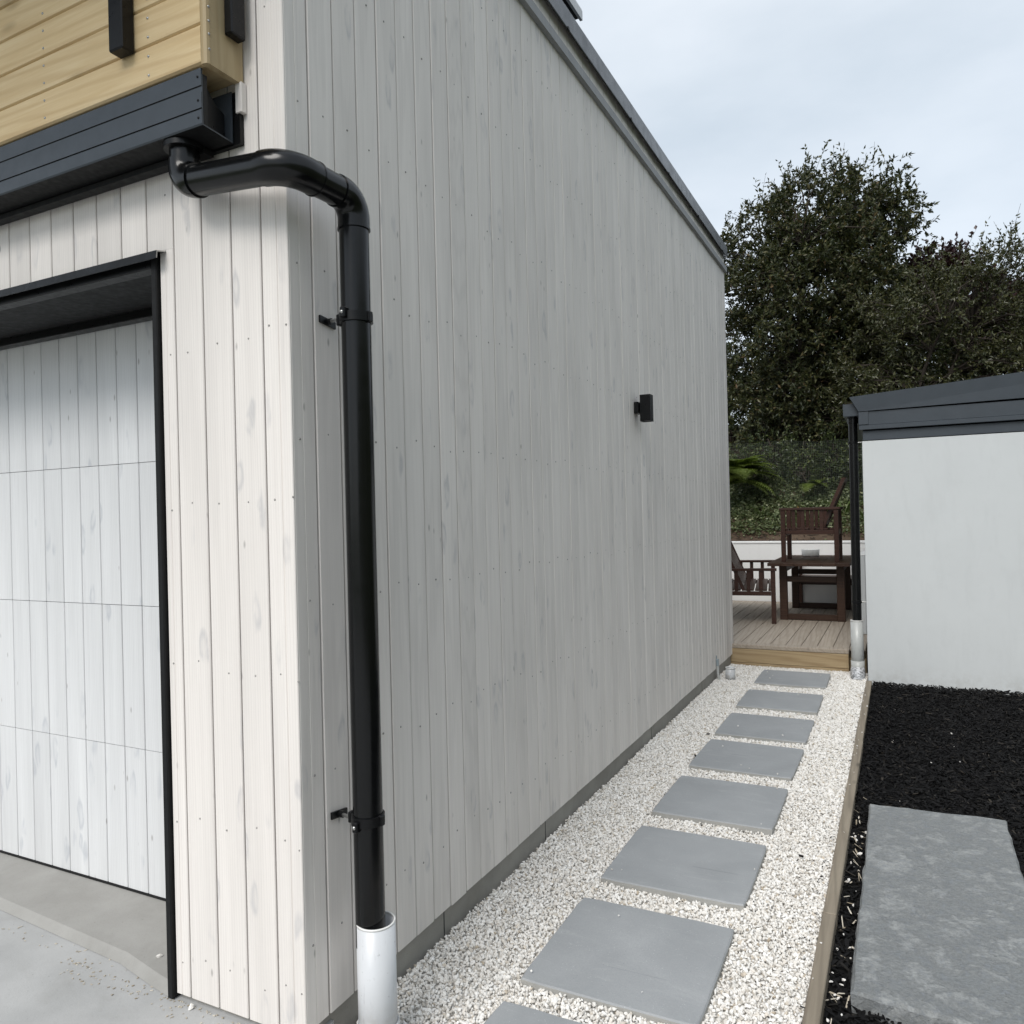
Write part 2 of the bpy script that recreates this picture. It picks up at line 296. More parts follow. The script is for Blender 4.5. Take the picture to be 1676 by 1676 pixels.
# ------------------------------------------------------------------ mesh helpers
class MB:
    def __init__(s): s.v = []; s.f = []; s.sm = []
    def add(s, vs, fs, smooth=False):
        o = len(s.v); s.v += [tuple(p) for p in vs]; s.f += [tuple(i + o for i in f) for f in fs]; s.sm += [smooth] * len(fs); return s
    def box(s, x0, x1, y0, y1, z0, z1, b=0.0):
        """box; b > 0 chamfers every edge"""
        if x0 > x1: x0, x1 = x1, x0
        if y0 > y1: y0, y1 = y1, y0
        if z0 > z1: z0, z1 = z1, z0
        if b <= 0:
            vs = [(x, y, z) for x in (x0, x1) for y in (y0, y1) for z in (z0, z1)]
            return s.add(vs, [(0, 1, 3, 2), (4, 6, 7, 5), (0, 4, 5, 1), (2, 3, 7, 6), (0, 2, 6, 4), (1, 5, 7, 3)])
        vs = []; idx = {}
        for i, (x, ix) in enumerate(((x0, b), (x1, -b))):
            for j, (y, iy) in enumerate(((y0, b), (y1, -b))):
                for k, (z, iz) in enumerate(((z0, b), (z1, -b))):
                    for a, p in enumerate(((x, y + iy, z + iz), (x + ix, y, z + iz), (x + ix, y + iy, z))):
                        idx[i, j, k, a] = len(vs); vs.append(p)
        q = lambda *t: tuple(idx[a] for a in t)
        fs = []
        for i in (0, 1): fs.append(q((i,0,0,0),(i,1,0,0),(i,1,1,0),(i,0,1,0)) if i else q((i,0,0,0),(i,0,1,0),(i,1,1,0),(i,1,0,0)))
        for j in (0, 1): fs.append(q((0,j,0,1),(0,j,1,1),(1,j,1,1),(1,j,0,1)) if j else q((0,j,0,1),(1,j,0,1),(1,j,1,1),(0,j,1,1)))
        for k in (0, 1): fs.append(q((0,0,k,2),(1,0,k,2),(1,1,k,2),(0,1,k,2)) if k else q((0,0,k,2),(0,1,k,2),(1,1,k,2),(1,0,k,2)))
        for j in (0, 1):
            for k in (0, 1): fs.append(q((0,j,k,1),(1,j,k,1),(1,j,k,2),(0,j,k,2)))
        for i in (0, 1):
            for k in (0, 1): fs.append(q((i,0,k,0),(i,1,k,0),(i,1,k,2),(i,0,k,2)))
        for i in (0, 1):
            for j in (0, 1): fs.append(q((i,j,0,0),(i,j,1,0),(i,j,1,1),(i,j,0,1)))
        for i in (0, 1):
            for j in (0, 1):
                for k in (0, 1): fs.append(q((i,j,k,0),(i,j,k,1),(i,j,k,2)))
        return s.add(vs, fs)
    def prism(s, poly, axis, a, b):
        """polygon in the two other axes, extruded along axis from a to b"""
        n = len(poly)
        def P(u, w, t): return {'x': (t, u, w), 'y': (u, t, w), 'z': (u, w, t)}[axis]
        vs = [P(u, w, a) for u, w in poly] + [P(u, w, b) for u, w in poly]
        return s.add(vs, [tuple(range(n))[::-1], tuple(range(n, 2 * n))] + [(i, (i + 1) % n, n + (i + 1) % n, n + i) for i in range(n)])
    def tube(s, pts, rad, seg=24, cap=True, smooth=True):
        pts = [Vector(p) for p in pts]; n = len(pts)
        rad = rad if isinstance(rad, (list, tuple)) else [rad] * n
        tang = [(pts[min(i + 1, n - 1)] - pts[max(i - 1, 0)]).normalized() for i in range(n)]
        up = Vector((0, 0, 1)) if abs(tang[0].z) < .9 else Vector((1, 0, 0))
        u = tang[0].cross(up).normalized(); vs = []
        for i in range(n):
            if i: u = (u - tang[i] * u.dot(tang[i])).normalized()
            w_ = tang[i].cross(u)
            for k in range(seg):
                a = 2 * math.pi * k / seg; vs.append(pts[i] + (u * math.cos(a) + w_ * math.sin(a)) * rad[i])
        fs = [(i * seg + k, i * seg + (k + 1) % seg, (i + 1) * seg + (k + 1) % seg, (i + 1) * seg + k) for i in range(n - 1) for k in range(seg)]
        s.add(vs, fs, smooth)
        if cap: s.add([vs[k] for k in range(seg)], [tuple(range(seg))[::-1]]); s.add(vs[-seg:], [tuple(range(seg))])
        return s
    def pipe(s, p0, p1, r0, wall, seg=28):
        """open pipe with wall thickness along p0->p1"""
        a, b = Vector(p0), Vector(p1); t = (b - a).normalized(); u = t.cross(Vector((0, 0, 1)) if abs(t.z) < .9 else Vector((1, 0, 0))).normalized(); w_ = t.cross(u)
        vs = []
        for p, r in ((a, r0), (b, r0), (b, r0 - wall), (a, r0 - wall)):
            for k in range(seg): q = 2 * math.pi * k / seg; vs.append(p + (u * math.cos(q) + w_ * math.sin(q)) * r)
        fs = [(j * seg + k, j * seg + (k + 1) % seg, ((j + 1) % 4) * seg + (k + 1) % seg, ((j + 1) % 4) * seg + k) for j in range(4) for k in range(seg)]
        return s.add(vs, fs, True)
    def dome(s, p, n, r, seg=8):
        p, n = Vector(p), Vector(n).normalized(); u = n.cross(Vector((.3, .5, .8))).normalized(); w_ = n.cross(u); vs = []
        for rr, h in ((1, 0), (.75, .55)):
            for k in range(seg): a = 2 * math.pi * k / seg; vs.append(p + (u * math.cos(a) + w_ * math.sin(a)) * r * rr + n * r * h)
        vs.append(p + n * r * .8)
        return s.add(vs, [(k, (k + 1) % seg, seg + (k + 1) % seg, seg + k) for k in range(seg)] + [(seg + k, seg + (k + 1) % seg, 2 * seg) for k in range(seg)], True)
    def mesh(s, name, mat):
        me = bpy.data.meshes.new(name); me.from_pydata(s.v, [], s.f)
        me.polygons.foreach_set('use_smooth', s.sm); me.materials.append(MATS[mat])
        me.update()
        import bmesh
        bm = bmesh.new(); bm.from_mesh(me); bmesh.ops.recalc_face_normals(bm, faces=bm.faces); bm.to_mesh(me); bm.free()
        return me
    def build(s, name, mat, parent=None):
        return put(name, s.mesh(name, mat), parent)
def wloc(o):
    v = Vector((0, 0, 0))
    while o is not None: v += o.location; o = o.parent
    return v
def put(name, me, parent=None, loc=None):
    """loc None: the mesh holds world coordinates; otherwise loc is where its origin goes in the world"""
    o = bpy.data.objects.new(name, me); col.objects.link(o)
    base = wloc(parent) if parent else Vector((0, 0, 0))
    o.parent = parent
    if loc is None:
        o.location = -base
    else: o.location = Vector(loc) - base
    return o
def root(name, loc, label, cat, group=None):
    o = bpy.data.objects.new(name, None); o.empty_display_size = .1; col.objects.link(o); o.location = loc
    return tag(o, label, cat, group)
def tag(o, label=None, cat=None, group=None, kind=None):
    if label: o['label'] = label
    if cat: o['category'] = cat
    if group: o['group'] = group
    if kind: o['kind'] = kind
    return o
def bigmesh(name, V, Fc, mat, smooth=False):
    """numpy verts (n,3), faces (m,k) of equal k"""
    me = bpy.data.meshes.new(name); n, k = Fc.shape
    me.vertices.add(len(V)); me.vertices.foreach_set('co', np.ascontiguousarray(V, dtype=np.float32).ravel())
    me.loops.add(n * k); me.loops.foreach_set('vertex_index', np.ascontiguousarray(Fc, dtype=np.int32).ravel())
    me.polygons.add(n); me.polygons.foreach_set('loop_start', np.arange(0, n * k, k, dtype=np.int32))
    me.polygons.foreach_set('use_smooth', np.full(n, smooth)); me.materials.append(MATS[mat]); me.update(calc_edges=True); me.validate(); return me
def struct(name, mb, mat): return tag(mb.build(name, mat), kind='structure')

# ------------------------------------------------------------------ the setting
XW, YC = -1.468, 1.60                   # house: side wall face, front wall face
g_ = MB(); g_.box(-400, 400, -400, 400, -.6, -.12); struct('ground', g_, 'ground_earth')
DRZ, FLZ = .068, .090
d_ = MB(); d_.box(-9, -1.475, -6, 1.72, -.12, DRZ); d_.box(-1.475, 3, -6, .9, -.12, .012); struct('driveway', d_, 'drive_concrete')
fl = MB(); fr_ = [(-9, 1.80), (-3.2, 1.735), (-2.30, 1.680), (-2.10, 1.640), (-1.985, 1.622)]
vs = [(x, y, FLZ) for x, y in fr_] + [(x, y - .030, DRZ + .0015) for x, y in fr_] + [(-9, 2.28, FLZ), (-1.985, 2.28, FLZ)]
fl.add(vs, [(0, 1, 6, 5), (1, 2, 7, 6), (2, 3, 8, 7), (3, 4, 9, 8), (10, 11, 4, 3, 2, 1, 0)]); struct('garage_floor', fl, 'floor_concrete')
gb = MB(); gb.box(-1.50, -.28, .9, 7.62, -.12, -.012); struct('gravel_path', gb, 'gravel_base')
mbd = MB(); mbd.box(-.242, 3.0, .9, 7.40, -.12, -.045); struct('garden_bed', mbd, 'mulch_base')

# bank behind the low wall
def bank_z(x, y):
    t = y - 11.25
    base = 1.0 + .06 * np.clip(t / .5, 0, 1) + .52 * np.clip(t - .25, 0, 4.0) + .10 * np.clip(t - 4.25, 0, 30)
    return base + .05 * np.sin(x * 2.1 + y) * np.clip(t, 0, 1) + .035 * np.sin(x * 5.3 - y * 3.1) * np.clip(t, 0, 1)
xs = np.linspace(-9, 9, 91); ys = np.concatenate([np.linspace(11.25, 17, 60), np.linspace(17.6, 60, 20)])
gx, gy = np.meshgrid(xs, ys); gz = bank_z(gx, gy) + rng.normal(0, .012, gx.shape)
V = np.stack([gx, gy, gz], -1).reshape(-1, 3); nx = len(xs); ii = (np.arange(len(ys) - 1)[:, None] * nx + np.arange(nx - 1)[None]).ravel()
tag(put('bank', bigmesh('bank', V, np.stack([ii, ii + 1, ii + nx + 1, ii + nx], 1), 'soil', True)), kind='structure')

# unseen slope inferred at the right, height shaped to shade the side wall
hx = np.array([3.4, 3.8, 4.6, 5.6, 7.0, 9.0, 12, 20, 40.]); hz = np.array([-.2, .45, 1.5, 2.4, 3.5, 4.7, 6.1, 8.6, 11.5]); hy = np.linspace(-14, 16, 61)
gx, gy = np.meshgrid(hx, hy); gz = hz[None].repeat(len(hy), 0) + .15 * np.sin(gy * 1.3 + gx) * (gx > 3.5) + rng.normal(0, .10, gx.shape) * (gx > 3.5)
V = np.stack([gx, gy, gz], -1).reshape(-1, 3); nx = len(hx); ii = (np.arange(len(hy) - 1)[:, None] * nx + np.arange(nx - 1)[None]).ravel()
tag(put('unseen_hillside', bigmesh('unseen_hillside', V, np.stack([ii, ii + 1, ii + nx + 1, ii + nx], 1), 'ground_earth', True)), kind='structure')

# ------------------------------------------------------------------ house
house = root('house', (-3.2, 4.6, 0), 'house with whitewashed vertical board cladding, grey side wall and flat metal-capped parapet', 'house')
def board_mesh(name, w_, t, z0, z1, face, mat, groove=None, c=.0022):
    """vertical cladding board, origin at its foot centre on the face plane; face 'y' shows -Y, 'x' shows +X"""
    h = w_ / 2
    prof = [(-h, t), (-h, c), (-h + c, 0), (h - c, 0), (h, c), (h, t)]
    if groove is not None:
        q = groove; prof = [(-h, t), (-h, c), (-h + c, 0), (q - .0022, 0), (q, .0024), (q + .0022, 0), (h - c, 0), (h, c), (h, t)]
    mb = MB()
    if face == 'y': mb.prism(prof, 'z', z0, z1)
    else: mb.prism([(-b_, a_) for a_, b_ in prof], 'z', z0, z1)
    return mb.mesh(name, mat)
GAP = .0050
# backing walls
fw_ = MB(); fw_.box(-1.974, XW - .031, YC + .020, 2.06, 0.121, 4.0); fw_.box(-9, -1.974, YC + .020, 2.06, 2.315, 4.0)
front_wall = fw_.build('front_wall', 'board_backing', house)
sw = MB(); sw.box(-9, XW - .020, 2.06, 7.600, .128, 4.0); sw.box(XW - .030, XW - .020, YC + .026, 2.06, .128, 4.0); sw.box(-9, XW - .060, 2.08, 7.58, -.1, .128)
side_wall = sw.build('side_wall', 'board_backing', house)
# front boards
fx = [-1.913, -1.796, -1.680, -1.566]
def fboard(x0, x1, z0, z1, gr=None):
    wd = x1 - x0 - GAP; key = ('f', round(wd, 4), z0, z1, gr)
    if key not in BM: BM[key] = board_mesh('board', wd, .0165, 0, z1 - z0, 'y', 'whitewash', gr)
    return put('board', BM[key], front_wall, ((x0 + x1) / 2, YC, z0))
BM = {}
ZB, ZT = .088, 3.995
fboard(-1.975, -1.913, ZB, 2.3175, -.004)
for a, b in zip(fx[:-1], fx[1:]): fboard(a, b, ZB + .0, ZT)
fboard(-1.566, XW + GAP / 2 - .001, ZB, ZT, .008)
x = -1.975
xl = -2.029
fboard(xl, -1.913, 2.318, ZT)
for i in range(14):
    fboard(xl - .116, xl, 2.318, ZT); xl -= .116
# side boards
SY0, NP = 1.697, 54
pitch = (7.628 - SY0) / NP
def sboard(y0, y1, gr=None, z0=.102, z1=ZT):
    wd = y1 - y0 - GAP; key = ('s', round(wd, 4), gr)
    if key not in BM: BM[key] = board_mesh('board', wd, .0165, 0, z1 - z0, 'x', 'whitewash', gr, .0026)
    return put('board', BM[key], side_wall, (XW + random.uniform(-.0012, .0008), (y0 + y1) / 2, z0 + random.uniform(-.002, .002)))
sboard(YC + .002, SY0, -.006)
for i in range(NP): sboard(SY0 + i * pitch, SY0 + (i + 1) * pitch)
# return of the far end
MB().box(-9, XW - .002, 7.604, 7.628, .03, 4.0).build('end_wall', 'whitewash', house)
# concrete plinth
pl = MB(); pl.box(XW - .058, XW - .0185, 1.622, 7.60, -.10, .1275); pl.box(-1.972, XW - .0585, YC + .0185, YC + .05, -.05, .12); pl.build('plinth', 'plinth_concrete', house)
for y in (2.33, 3.21, 4.9, 6.35): MB().box(XW - .0183, XW - .0172, y, y + .005, -.02, .1005).build('plinth_joint', 'rock_dark', house)
# nails
nl = MB()
for i in range(-1, NP):
    yc = SY0 + (i + .5) * pitch
    for z in (.34, .80, 1.27, 1.74, 2.20, 2.66, 3.12, 3.56):
        nl.dome((XW - .0003, yc + random.uniform(-.016, .016), z + random.uniform(-.02, .02)), (1, 0, 0), random.uniform(.0030, .0040), 7)
tag(nl.build('side_nail', 'zinc_nail', house), kind='stuff')
nl = MB()
for x in (-1.944, -1.855, -1.738, -1.623, -1.537, -1.478):
    for z in (.20, .62, 1.08, 1.55, 2.02, 2.47, 2.93, 3.4):
        nl.dome((x + random.uniform(-.012, .012), YC + .0003, z + random.uniform(-.02, .02)), (0, -1, 0), random.uniform(.0028, .0036), 7)
tag(nl.build('front_nail', 'zinc_nail', house), kind='stuff')
# top trim: batten and metal capping
tb = MB()
for a, b in ((YC - .012, 4.56), (4.563, 6.55), (6.553, 7.640)): tb.prism([(XW + .001, 3.795), (XW + .026, 3.798), (XW + .026, 3.846), (XW + .001, 3.858)], 'y', a, b)
tag(tb.build('trim_batten', 'whitewash_batten', house), 'dark grey horizontal batten below the metal capping')
cp = MB()
prof = [(-1.75, 4.068), (XW + .028, 4.052), (XW + .030, 4.048), (XW + .030, 3.946), (XW + .036, 3.938), (XW + .034, 3.935), (XW + .022, 3.945), (XW + .022, 4.02), (-1.75, 4.03)]
cp.prism(prof, 'y', YC - .03, 7.652)
cp.box(-9, -1.75, YC - .03, YC + .2, 4.03, 4.066)
parapet = cp.build('parapet_capping', 'gunmetal_cap', house)
for y in (2.5, 3.60, 4.62, 5.50, 6.42, 7.40): MB().box(XW + .029, XW + .040, y, y + .022, 3.930, 3.947, .002).build('capping_clip', 'black_coat', parapet)
rf = MB(); rf.box(-9, -1.6, 1.7, 7.6, 3.99, 4.02); rf.build('roof', 'gunmetal', house)
# higher roof edge behind the parapet
ro = MB(); ro.box(-9, -1.60, -.2, 4.215, 4.385, 4.405); up = ro.build('upper_roof', 'black_matt', house)
MB().prism([(-1.601, 4.372), (-1.585, 4.372), (-1.585, 4.425), (-1.590, 4.44), (-1.603, 4.44)], 'y', -.2, 4.222).build('fascia', 'steel', up)
MB().box(-9, -1.95, 1.9, 3.9, 4.02, 4.386).build('upper_wall', 'black_matt', house)

# garage door opening
DY = 1.970
dr = MB(); dr.box(-9, -2.02, DY + .022, DY + .05, .094, 2.30); door = dr.build('garage_door', 'whitewash_door', house)
djx = [-2.455]; k = -2.572
while k > -5.6: djx.append(k); k -= .1165
edges = [-2.02, -2.105, -2.222, -2.338] + djx
rows = [(.099, .641), (.6432, 1.186), (1.1882, 1.729), (1.7312, 2.30)]
for (z0, z1) in rows:
    for a, b in zip(edges[1:], edges[:-1]):
        wd = round(b - a - .0032, 4); key = ('d', wd, z0)
        if key not in BM: BM[key] = board_mesh('board', wd, .018, 0, z1 - z0, 'y', 'whitewash_door', None, .0022)
        put('board', BM[key], door, ((a + b) / 2, DY, z0))
ds = MB(); ds.box(-9, -2.02, DY - .004, DY + .03, .0905, .0975); ds.build('door_seal', 'rubber', door)
jb = MB(); jb.box(-2.000, -1.977, YC - .012, YC + .30, .0705, 2.30, .003)
jamb = jb.build('door_jamb', 'black_matt', house)
hb = MB(); hb.box(-9, -2.001, YC - .010, YC + .035, 2.268, 2.30, .003); hb.build('door_head', 'black_coat', house)
MB().box(-9, -2.0, YC + .036, DY + .02, 2.284, 2.300).build('head_soffit', 'black_matt', house)
MB().box(-9, -2.0, DY - .055, DY - .012, 2.252, 2.284, .002).build('head_seal', 'black_coat', house)
hf = MB(); hf.prism([(YC + .02, 2.318), (YC - .035, 2.307), (YC - .037, 2.283), (YC - .0345, 2.283), (YC - .0325, 2.304), (YC + .02, 2.3145)], 'x', -9, -1.945)
tag(hf.build('head_flashing', 'black_coat', house), 'black metal head flashing over the garage opening')
MB().prism([(YC + .0, 2.3135), (YC - .034, 2.3065), (YC - .0362, 2.2845), (YC - .0330, 2.2845), (YC - .0310, 2.3035), (YC, 2.3105)], 'x', -1.9449, -1.9440).build('flashing_edge', 'steel', house)

# ------------------------------------------------------------------ balcony edge with raw pine cladding
BX, BY, BZ = -1.610, 1.466, 2.722
balc = root('balcony', (-2.4, 1.53, BZ), 'yellow pine-clad balcony edge projecting above the black gutter', 'balcony')
core = MB(); core.box(-9, BX - .021, BY + .021, YC - .002, BZ + .012, 4.2); core.build('frame', 'pine_balcony', balc)
pm = MB()
def plank_x(w_):  # long horizontal plank with eased edges, origin at its lower right corner
    mb = MB(); mb.prism([(0, .008), (.004, .001), (.010, 0), (w_ - .010, 0), (w_ - .004, .001), (w_, .008), (w_, .020), (0, .020)], 'x', -5, -.0215)
    mb2 = MB(); mb2.add([(x, z, y) for x, y, z in mb.v], mb.f); return mb2.mesh('plank', 'pine_balcony')
pk = plank_x(.1045)
for i in range(12): put('plank', pk, balc, (BX, BY, BZ + i * .1065))
mb = MB(); mb.prism([(0, .012), (.003, .003), (.010, 0), (.124, 0), (.131, .004), (.131, .021), (0, .021)], 'z', 0, 1.3)
ev = MB(); ev.add([(-y, x, z) for x, y, z in mb.v], mb.f)
put('end_plank', ev.mesh('end_plank', 'pine_balcony_up'), balc, (BX, BY + .001, BZ - .004))
sc2 = MB()
for i in range(6):
    for dz in (.022, .075):
        for x in (-1.834, -2.30, -2.76, -3.2): sc2.dome((x, BY + .0003, BZ + i * .1065 + dz), (0, -1, 0), .0042, 8)
for i, z in enumerate((2.757, 2.797, 2.832, 2.87, 2.94, 3.0)): sc2.dome((BX - .0003, BY + .010, z), (1, 0, 0), .0038, 8)
tag(sc2.build('screw', 'steel', balc), kind='stuff')
def post(pts_bot, pts_top, name='balustrade_post'):
    mb = MB(); mb.add(pts_bot + pts_top, [(0, 3, 2, 1), (4, 5, 6, 7)] + [(i, (i + 1) % 4, 4 + (i + 1) % 4, 4 + i) for i in range(4)]); return mb
z0 = 2.822
p1 = MB(); p1.box(BX, BX + .030, 1.527, 1.578, z0, 4.2, .004); p1.build('balustrade_post', 'black_coat', balc)
p2 = MB(); p2.box(-1.945, -1.888, BY - .042, BY - .0005, z0 - .004, 4.2, .004); p2.build('balustrade_post', 'black_coat', balc)
p3 = MB(); p3.box(-2.95, -2.893, BY - .042, BY - .0005, z0 - .004, 4.2, .004); p3.build('balustrade_post', 'black_coat', balc)

# ------------------------------------------------------------------ gutter under the balcony
GX, GY0 = -1.640, 1.472
gut = root('gutter', (-2.4, 1.53, 2.56), 'dark grey box gutter with ribbed face under the pine balcony', 'gutter')
gm = MB()
gp = [(GY0, 2.714), (GY0, 2.668), (GY0 + .003, 2.666), (GY0 + .003, 2.651), (GY0, 2.649), (GY0, 2.608), (GY0 + .003, 2.606), (GY0, 2.603), (GY0, 2.566), (GY0 + .003, 2.562),
      (YC - .020, 2.556), (YC - .020, 2.70), (YC - .023, 2.70), (YC - .023, 2.560), (GY0 + .006, 2.566), (GY0 + .006, 2.714)]
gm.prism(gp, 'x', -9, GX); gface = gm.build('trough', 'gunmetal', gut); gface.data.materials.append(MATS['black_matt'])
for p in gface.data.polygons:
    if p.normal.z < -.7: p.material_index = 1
tag(MB().prism([(GY0 + .008, 2.690), (GY0 + .008, 2.570), (YC - .024, 2.563), (YC - .024, 2.640), (YC - .055, 2.655), (YC - .085, 2.690)], 'x', GX - .030, GX - .027).build('stop_end', 'black_coat', gut), 'black stop end inside the gutter')
MB().box(GX - .03, GX + .0005, GY0 + .0065, GY0 + .020, 2.566, 2.700).build('end_flange', 'black_coat', gut)
MB().box(-9, -1.617, YC - .016, YC - .002, 2.552, 2.70).build('back_flashing', 'black_coat', gut)
MB().box(-9, -1.72, YC - .05, YC - .017, 2.536, 2.5515).build('support_strip', 'black_matt', gut)
rv = MB()
for z in (2.692, 2.629, 2.582): rv.dome((GX - .012, GY0 - .0005, z), (0, -1, 0), .0035, 8)
tag(rv.build('rivet', 'black_matt', gut), kind='stuff')
tag(MB().box(-1.628, -1.604, YC - .021, YC - .0012, 2.637, 2.721, .0015).build('timber_block', 'whitewash', house), 'small whitewashed timber block beside the gutter end')

# ------------------------------------------------------------------ near downpipe
DPX, DPY, DR = -1.356, 1.745, .0428
dp = root('downpipe', (DPX, DPY, .36), 'thick black round downpipe bending from the gutter round the house corner and down', 'downpipe')
def arc(p0, p1, p2, r, n=9):
    p0, p1, p2 = Vector(p0), Vector(p1), Vector(p2); a = (p0 - p1).normalized(); b = (p2 - p1).normalized()
    ang = a.angle(b); d = r / math.tan(ang / 2); s0 = p1 + a * d; s1 = p1 + b * d; ctr = p1 + (a + b).normalized() * (r / math.sin(ang / 2))
    u = s0 - ctr; v = s1 - ctr; th = u.angle(v)
    return [ctr + (u * math.sin((1 - t) * th) + v * math.sin(t * th)) / math.sin(th) for t in [i / n for i in range(n + 1)]]
A0 = Vector((-1.775, 1.530, 2.556)); A1 = Vector((-1.775, 1.530, 2.456)); A2 = Vector((-1.366, 1.492, 2.400)); A3 = Vector((DPX, DPY, 2.400)); A4 = Vector((DPX, DPY, .30))
e1 = arc(A0, A1, A2, .052); e2 = arc(A1, A2, A3, .066, 12); e3 = arc(A2, A3, A4, .058)
def straight(name, a, b, r): return MB().tube([a, b], r, 40).build(name, 'black_pvc', dp)
def lerp(a, b, t): return a + (b - a) * t
straight('outlet_spigot', Vector((-1.775, 1.530, 2.557)), e1[0] + Vector((0, 0, .01)), DR - .002)
sp_ = MB(); sp_.tube([A0 + Vector((0, 0, .002)), A0 + Vector((0, 0, -.012))], .055, 32); sp_.build('outlet_flange', 'black_coat', dp)
d1 = (e2[0] - e1[-1]).normalized(); d2 = (e3[0] - e2[-1]).normalized()
def elbow(name, pts, din, dout, sock=.030):
    mb = MB(); mb.tube([pts[0] - din * .012] + pts + [pts[-1] + dout * sock], DR + .0020, 40)
    mb.tube([pts[-1] + dout * (sock - .004), pts[-1] + dout * (sock + .001)], DR + .0034, 40)
    return mb.build(name, 'black_pvc', dp)
elbow('elbow', e1, Vector((0, 0, -1)), d1, .012); elbow('elbow', e2, d1, d2, .03); elbow('elbow', e3, d2, Vector((0, 0, -1)), .030)
straight('horizontal_pipe', e1[-1], e2[0], DR - .0012); straight('return_pipe', e2[-1], e3[0], DR - .0012)
straight('vertical_pipe', e3[-1], A4, DR - .0012)
for z, sg in ((2.062, 1), (.655, -1)):
    cl = MB(); cl.tube([(DPX, DPY, z - .013), (DPX, DPY, z + .013)], DR + .0045, 40)
    cl.box(DPX - DR - .014, DPX - DR - .001, DPY - .020, DPY + .0, z - .016, z + .016, .003)
    cl.box(DPX - .012, DPX + .006, DPY - DR - .016, DPY - DR + .004, z - .015 + .008 * sg, z + .015 + .008 * sg, .003)
    cl.box(DPX + DR - .004, DPX + DR + .010, DPY - .008, DPY + .010, z - .015, z + .015, .003)
    clip = cl.build('pipe_clip', 'black_coat', dp)
    MB().tube([(XW + .010, DPY + .006, z + .006 * sg), (DPX - DR, DPY - .008, z + .006 * sg)], .0052, 12).build('clip_rod', 'steel', clip)
    q = .022 * sg
    bp = MB(); bp.add([(XW + a, DPY + .006 + y, z + .006 * sg + (y * -.12) + dz) for a in (.0012, .007) for y, dz in ((-.034, -.010), (.034, -.010), (.034, .010), (-.034, .010))],
                      [(0, 3, 2, 1), (4, 5, 6, 7), (0, 1, 5, 4), (1, 2, 6, 5), (2, 3, 7, 6), (3, 0, 4, 7)])
    bp.tube([(XW + .006, DPY + .006, z + .006 * sg), (XW + .020, DPY + .006, z + .006 * sg)], .010, 10)
    plate = bp.build('wall_plate', 'black_coat', clip)
    sr = MB()
    MB().dome((DPX - .004, DPY - DR - .015, z + .008 * sg), (0, -1, 0), .006, 8).build('clip_bolt', 'steel', clip)

# white stormwater pipe that takes the downpipe
wp = root('stormwater_pipe', (-1.343, 1.752, 0), 'wide white plastic drain pipe standing in the gravel round the foot of the near downpipe', 'pipe')
mbp = MB(); cx_, cy_ = -1.343, 1.752
mbp.pipe((cx_, cy_, -.05), (cx_, cy_, .365), .0545, .0038, 48); body = mbp.build('pipe_body', 'white_pvc', wp)
MB().pipe((cx_, cy_, -.05), (cx_, cy_, .085), .0585, .0036, 48).build('socket', 'white_pvc', wp)
MB().pipe((cx_, cy_, .362), (cx_, cy_, .3675), .0548, .0042, 48).build('rim', 'white_pvc_rim', wp)

# ------------------------------------------------------------------ wall lamp
wl = root('wall_lamp', (-1.40, 4.69, 2.06), 'black rectangular up-and-down wall lamp on the grey side wall', 'wall lamp')
MB().box(XW + .0015, XW + .030, 4.640, 4.735, 2.112, 2.182, .002).build('back_box', 'black_coat', wl)
MB().box(XW + .030, -1.432, 4.672, 4.704, 2.133, 2.158, .002).build('arm', 'black_coat', wl)
lb = MB(); z0, z1 = 2.060, 2.226; x0, x1, y0, y1, t = -1.432, -1.366, 4.655, 4.721, .003
for bx in ((x0, x1, y0, y0 + t), (x0, x1, y1 - t, y1), (x0, x0 + t, y0 + t, y1 - t), (x1 - t, x1, y0 + t, y1 - t)): lb.box(*bx, z0, z1)
lb.build('lamp_body', 'black_coat', wl)
MB().box(x0 + t, x1 - t, y0 + t, y1 - t, z0 + .006, z0 + .010).build('lens', 'ceramic', wl); MB().box(x0 + t, x1 - t, y0 + t, y1 - t, z1 - .010, z1 - .006).build('lens', 'ceramic', wl)

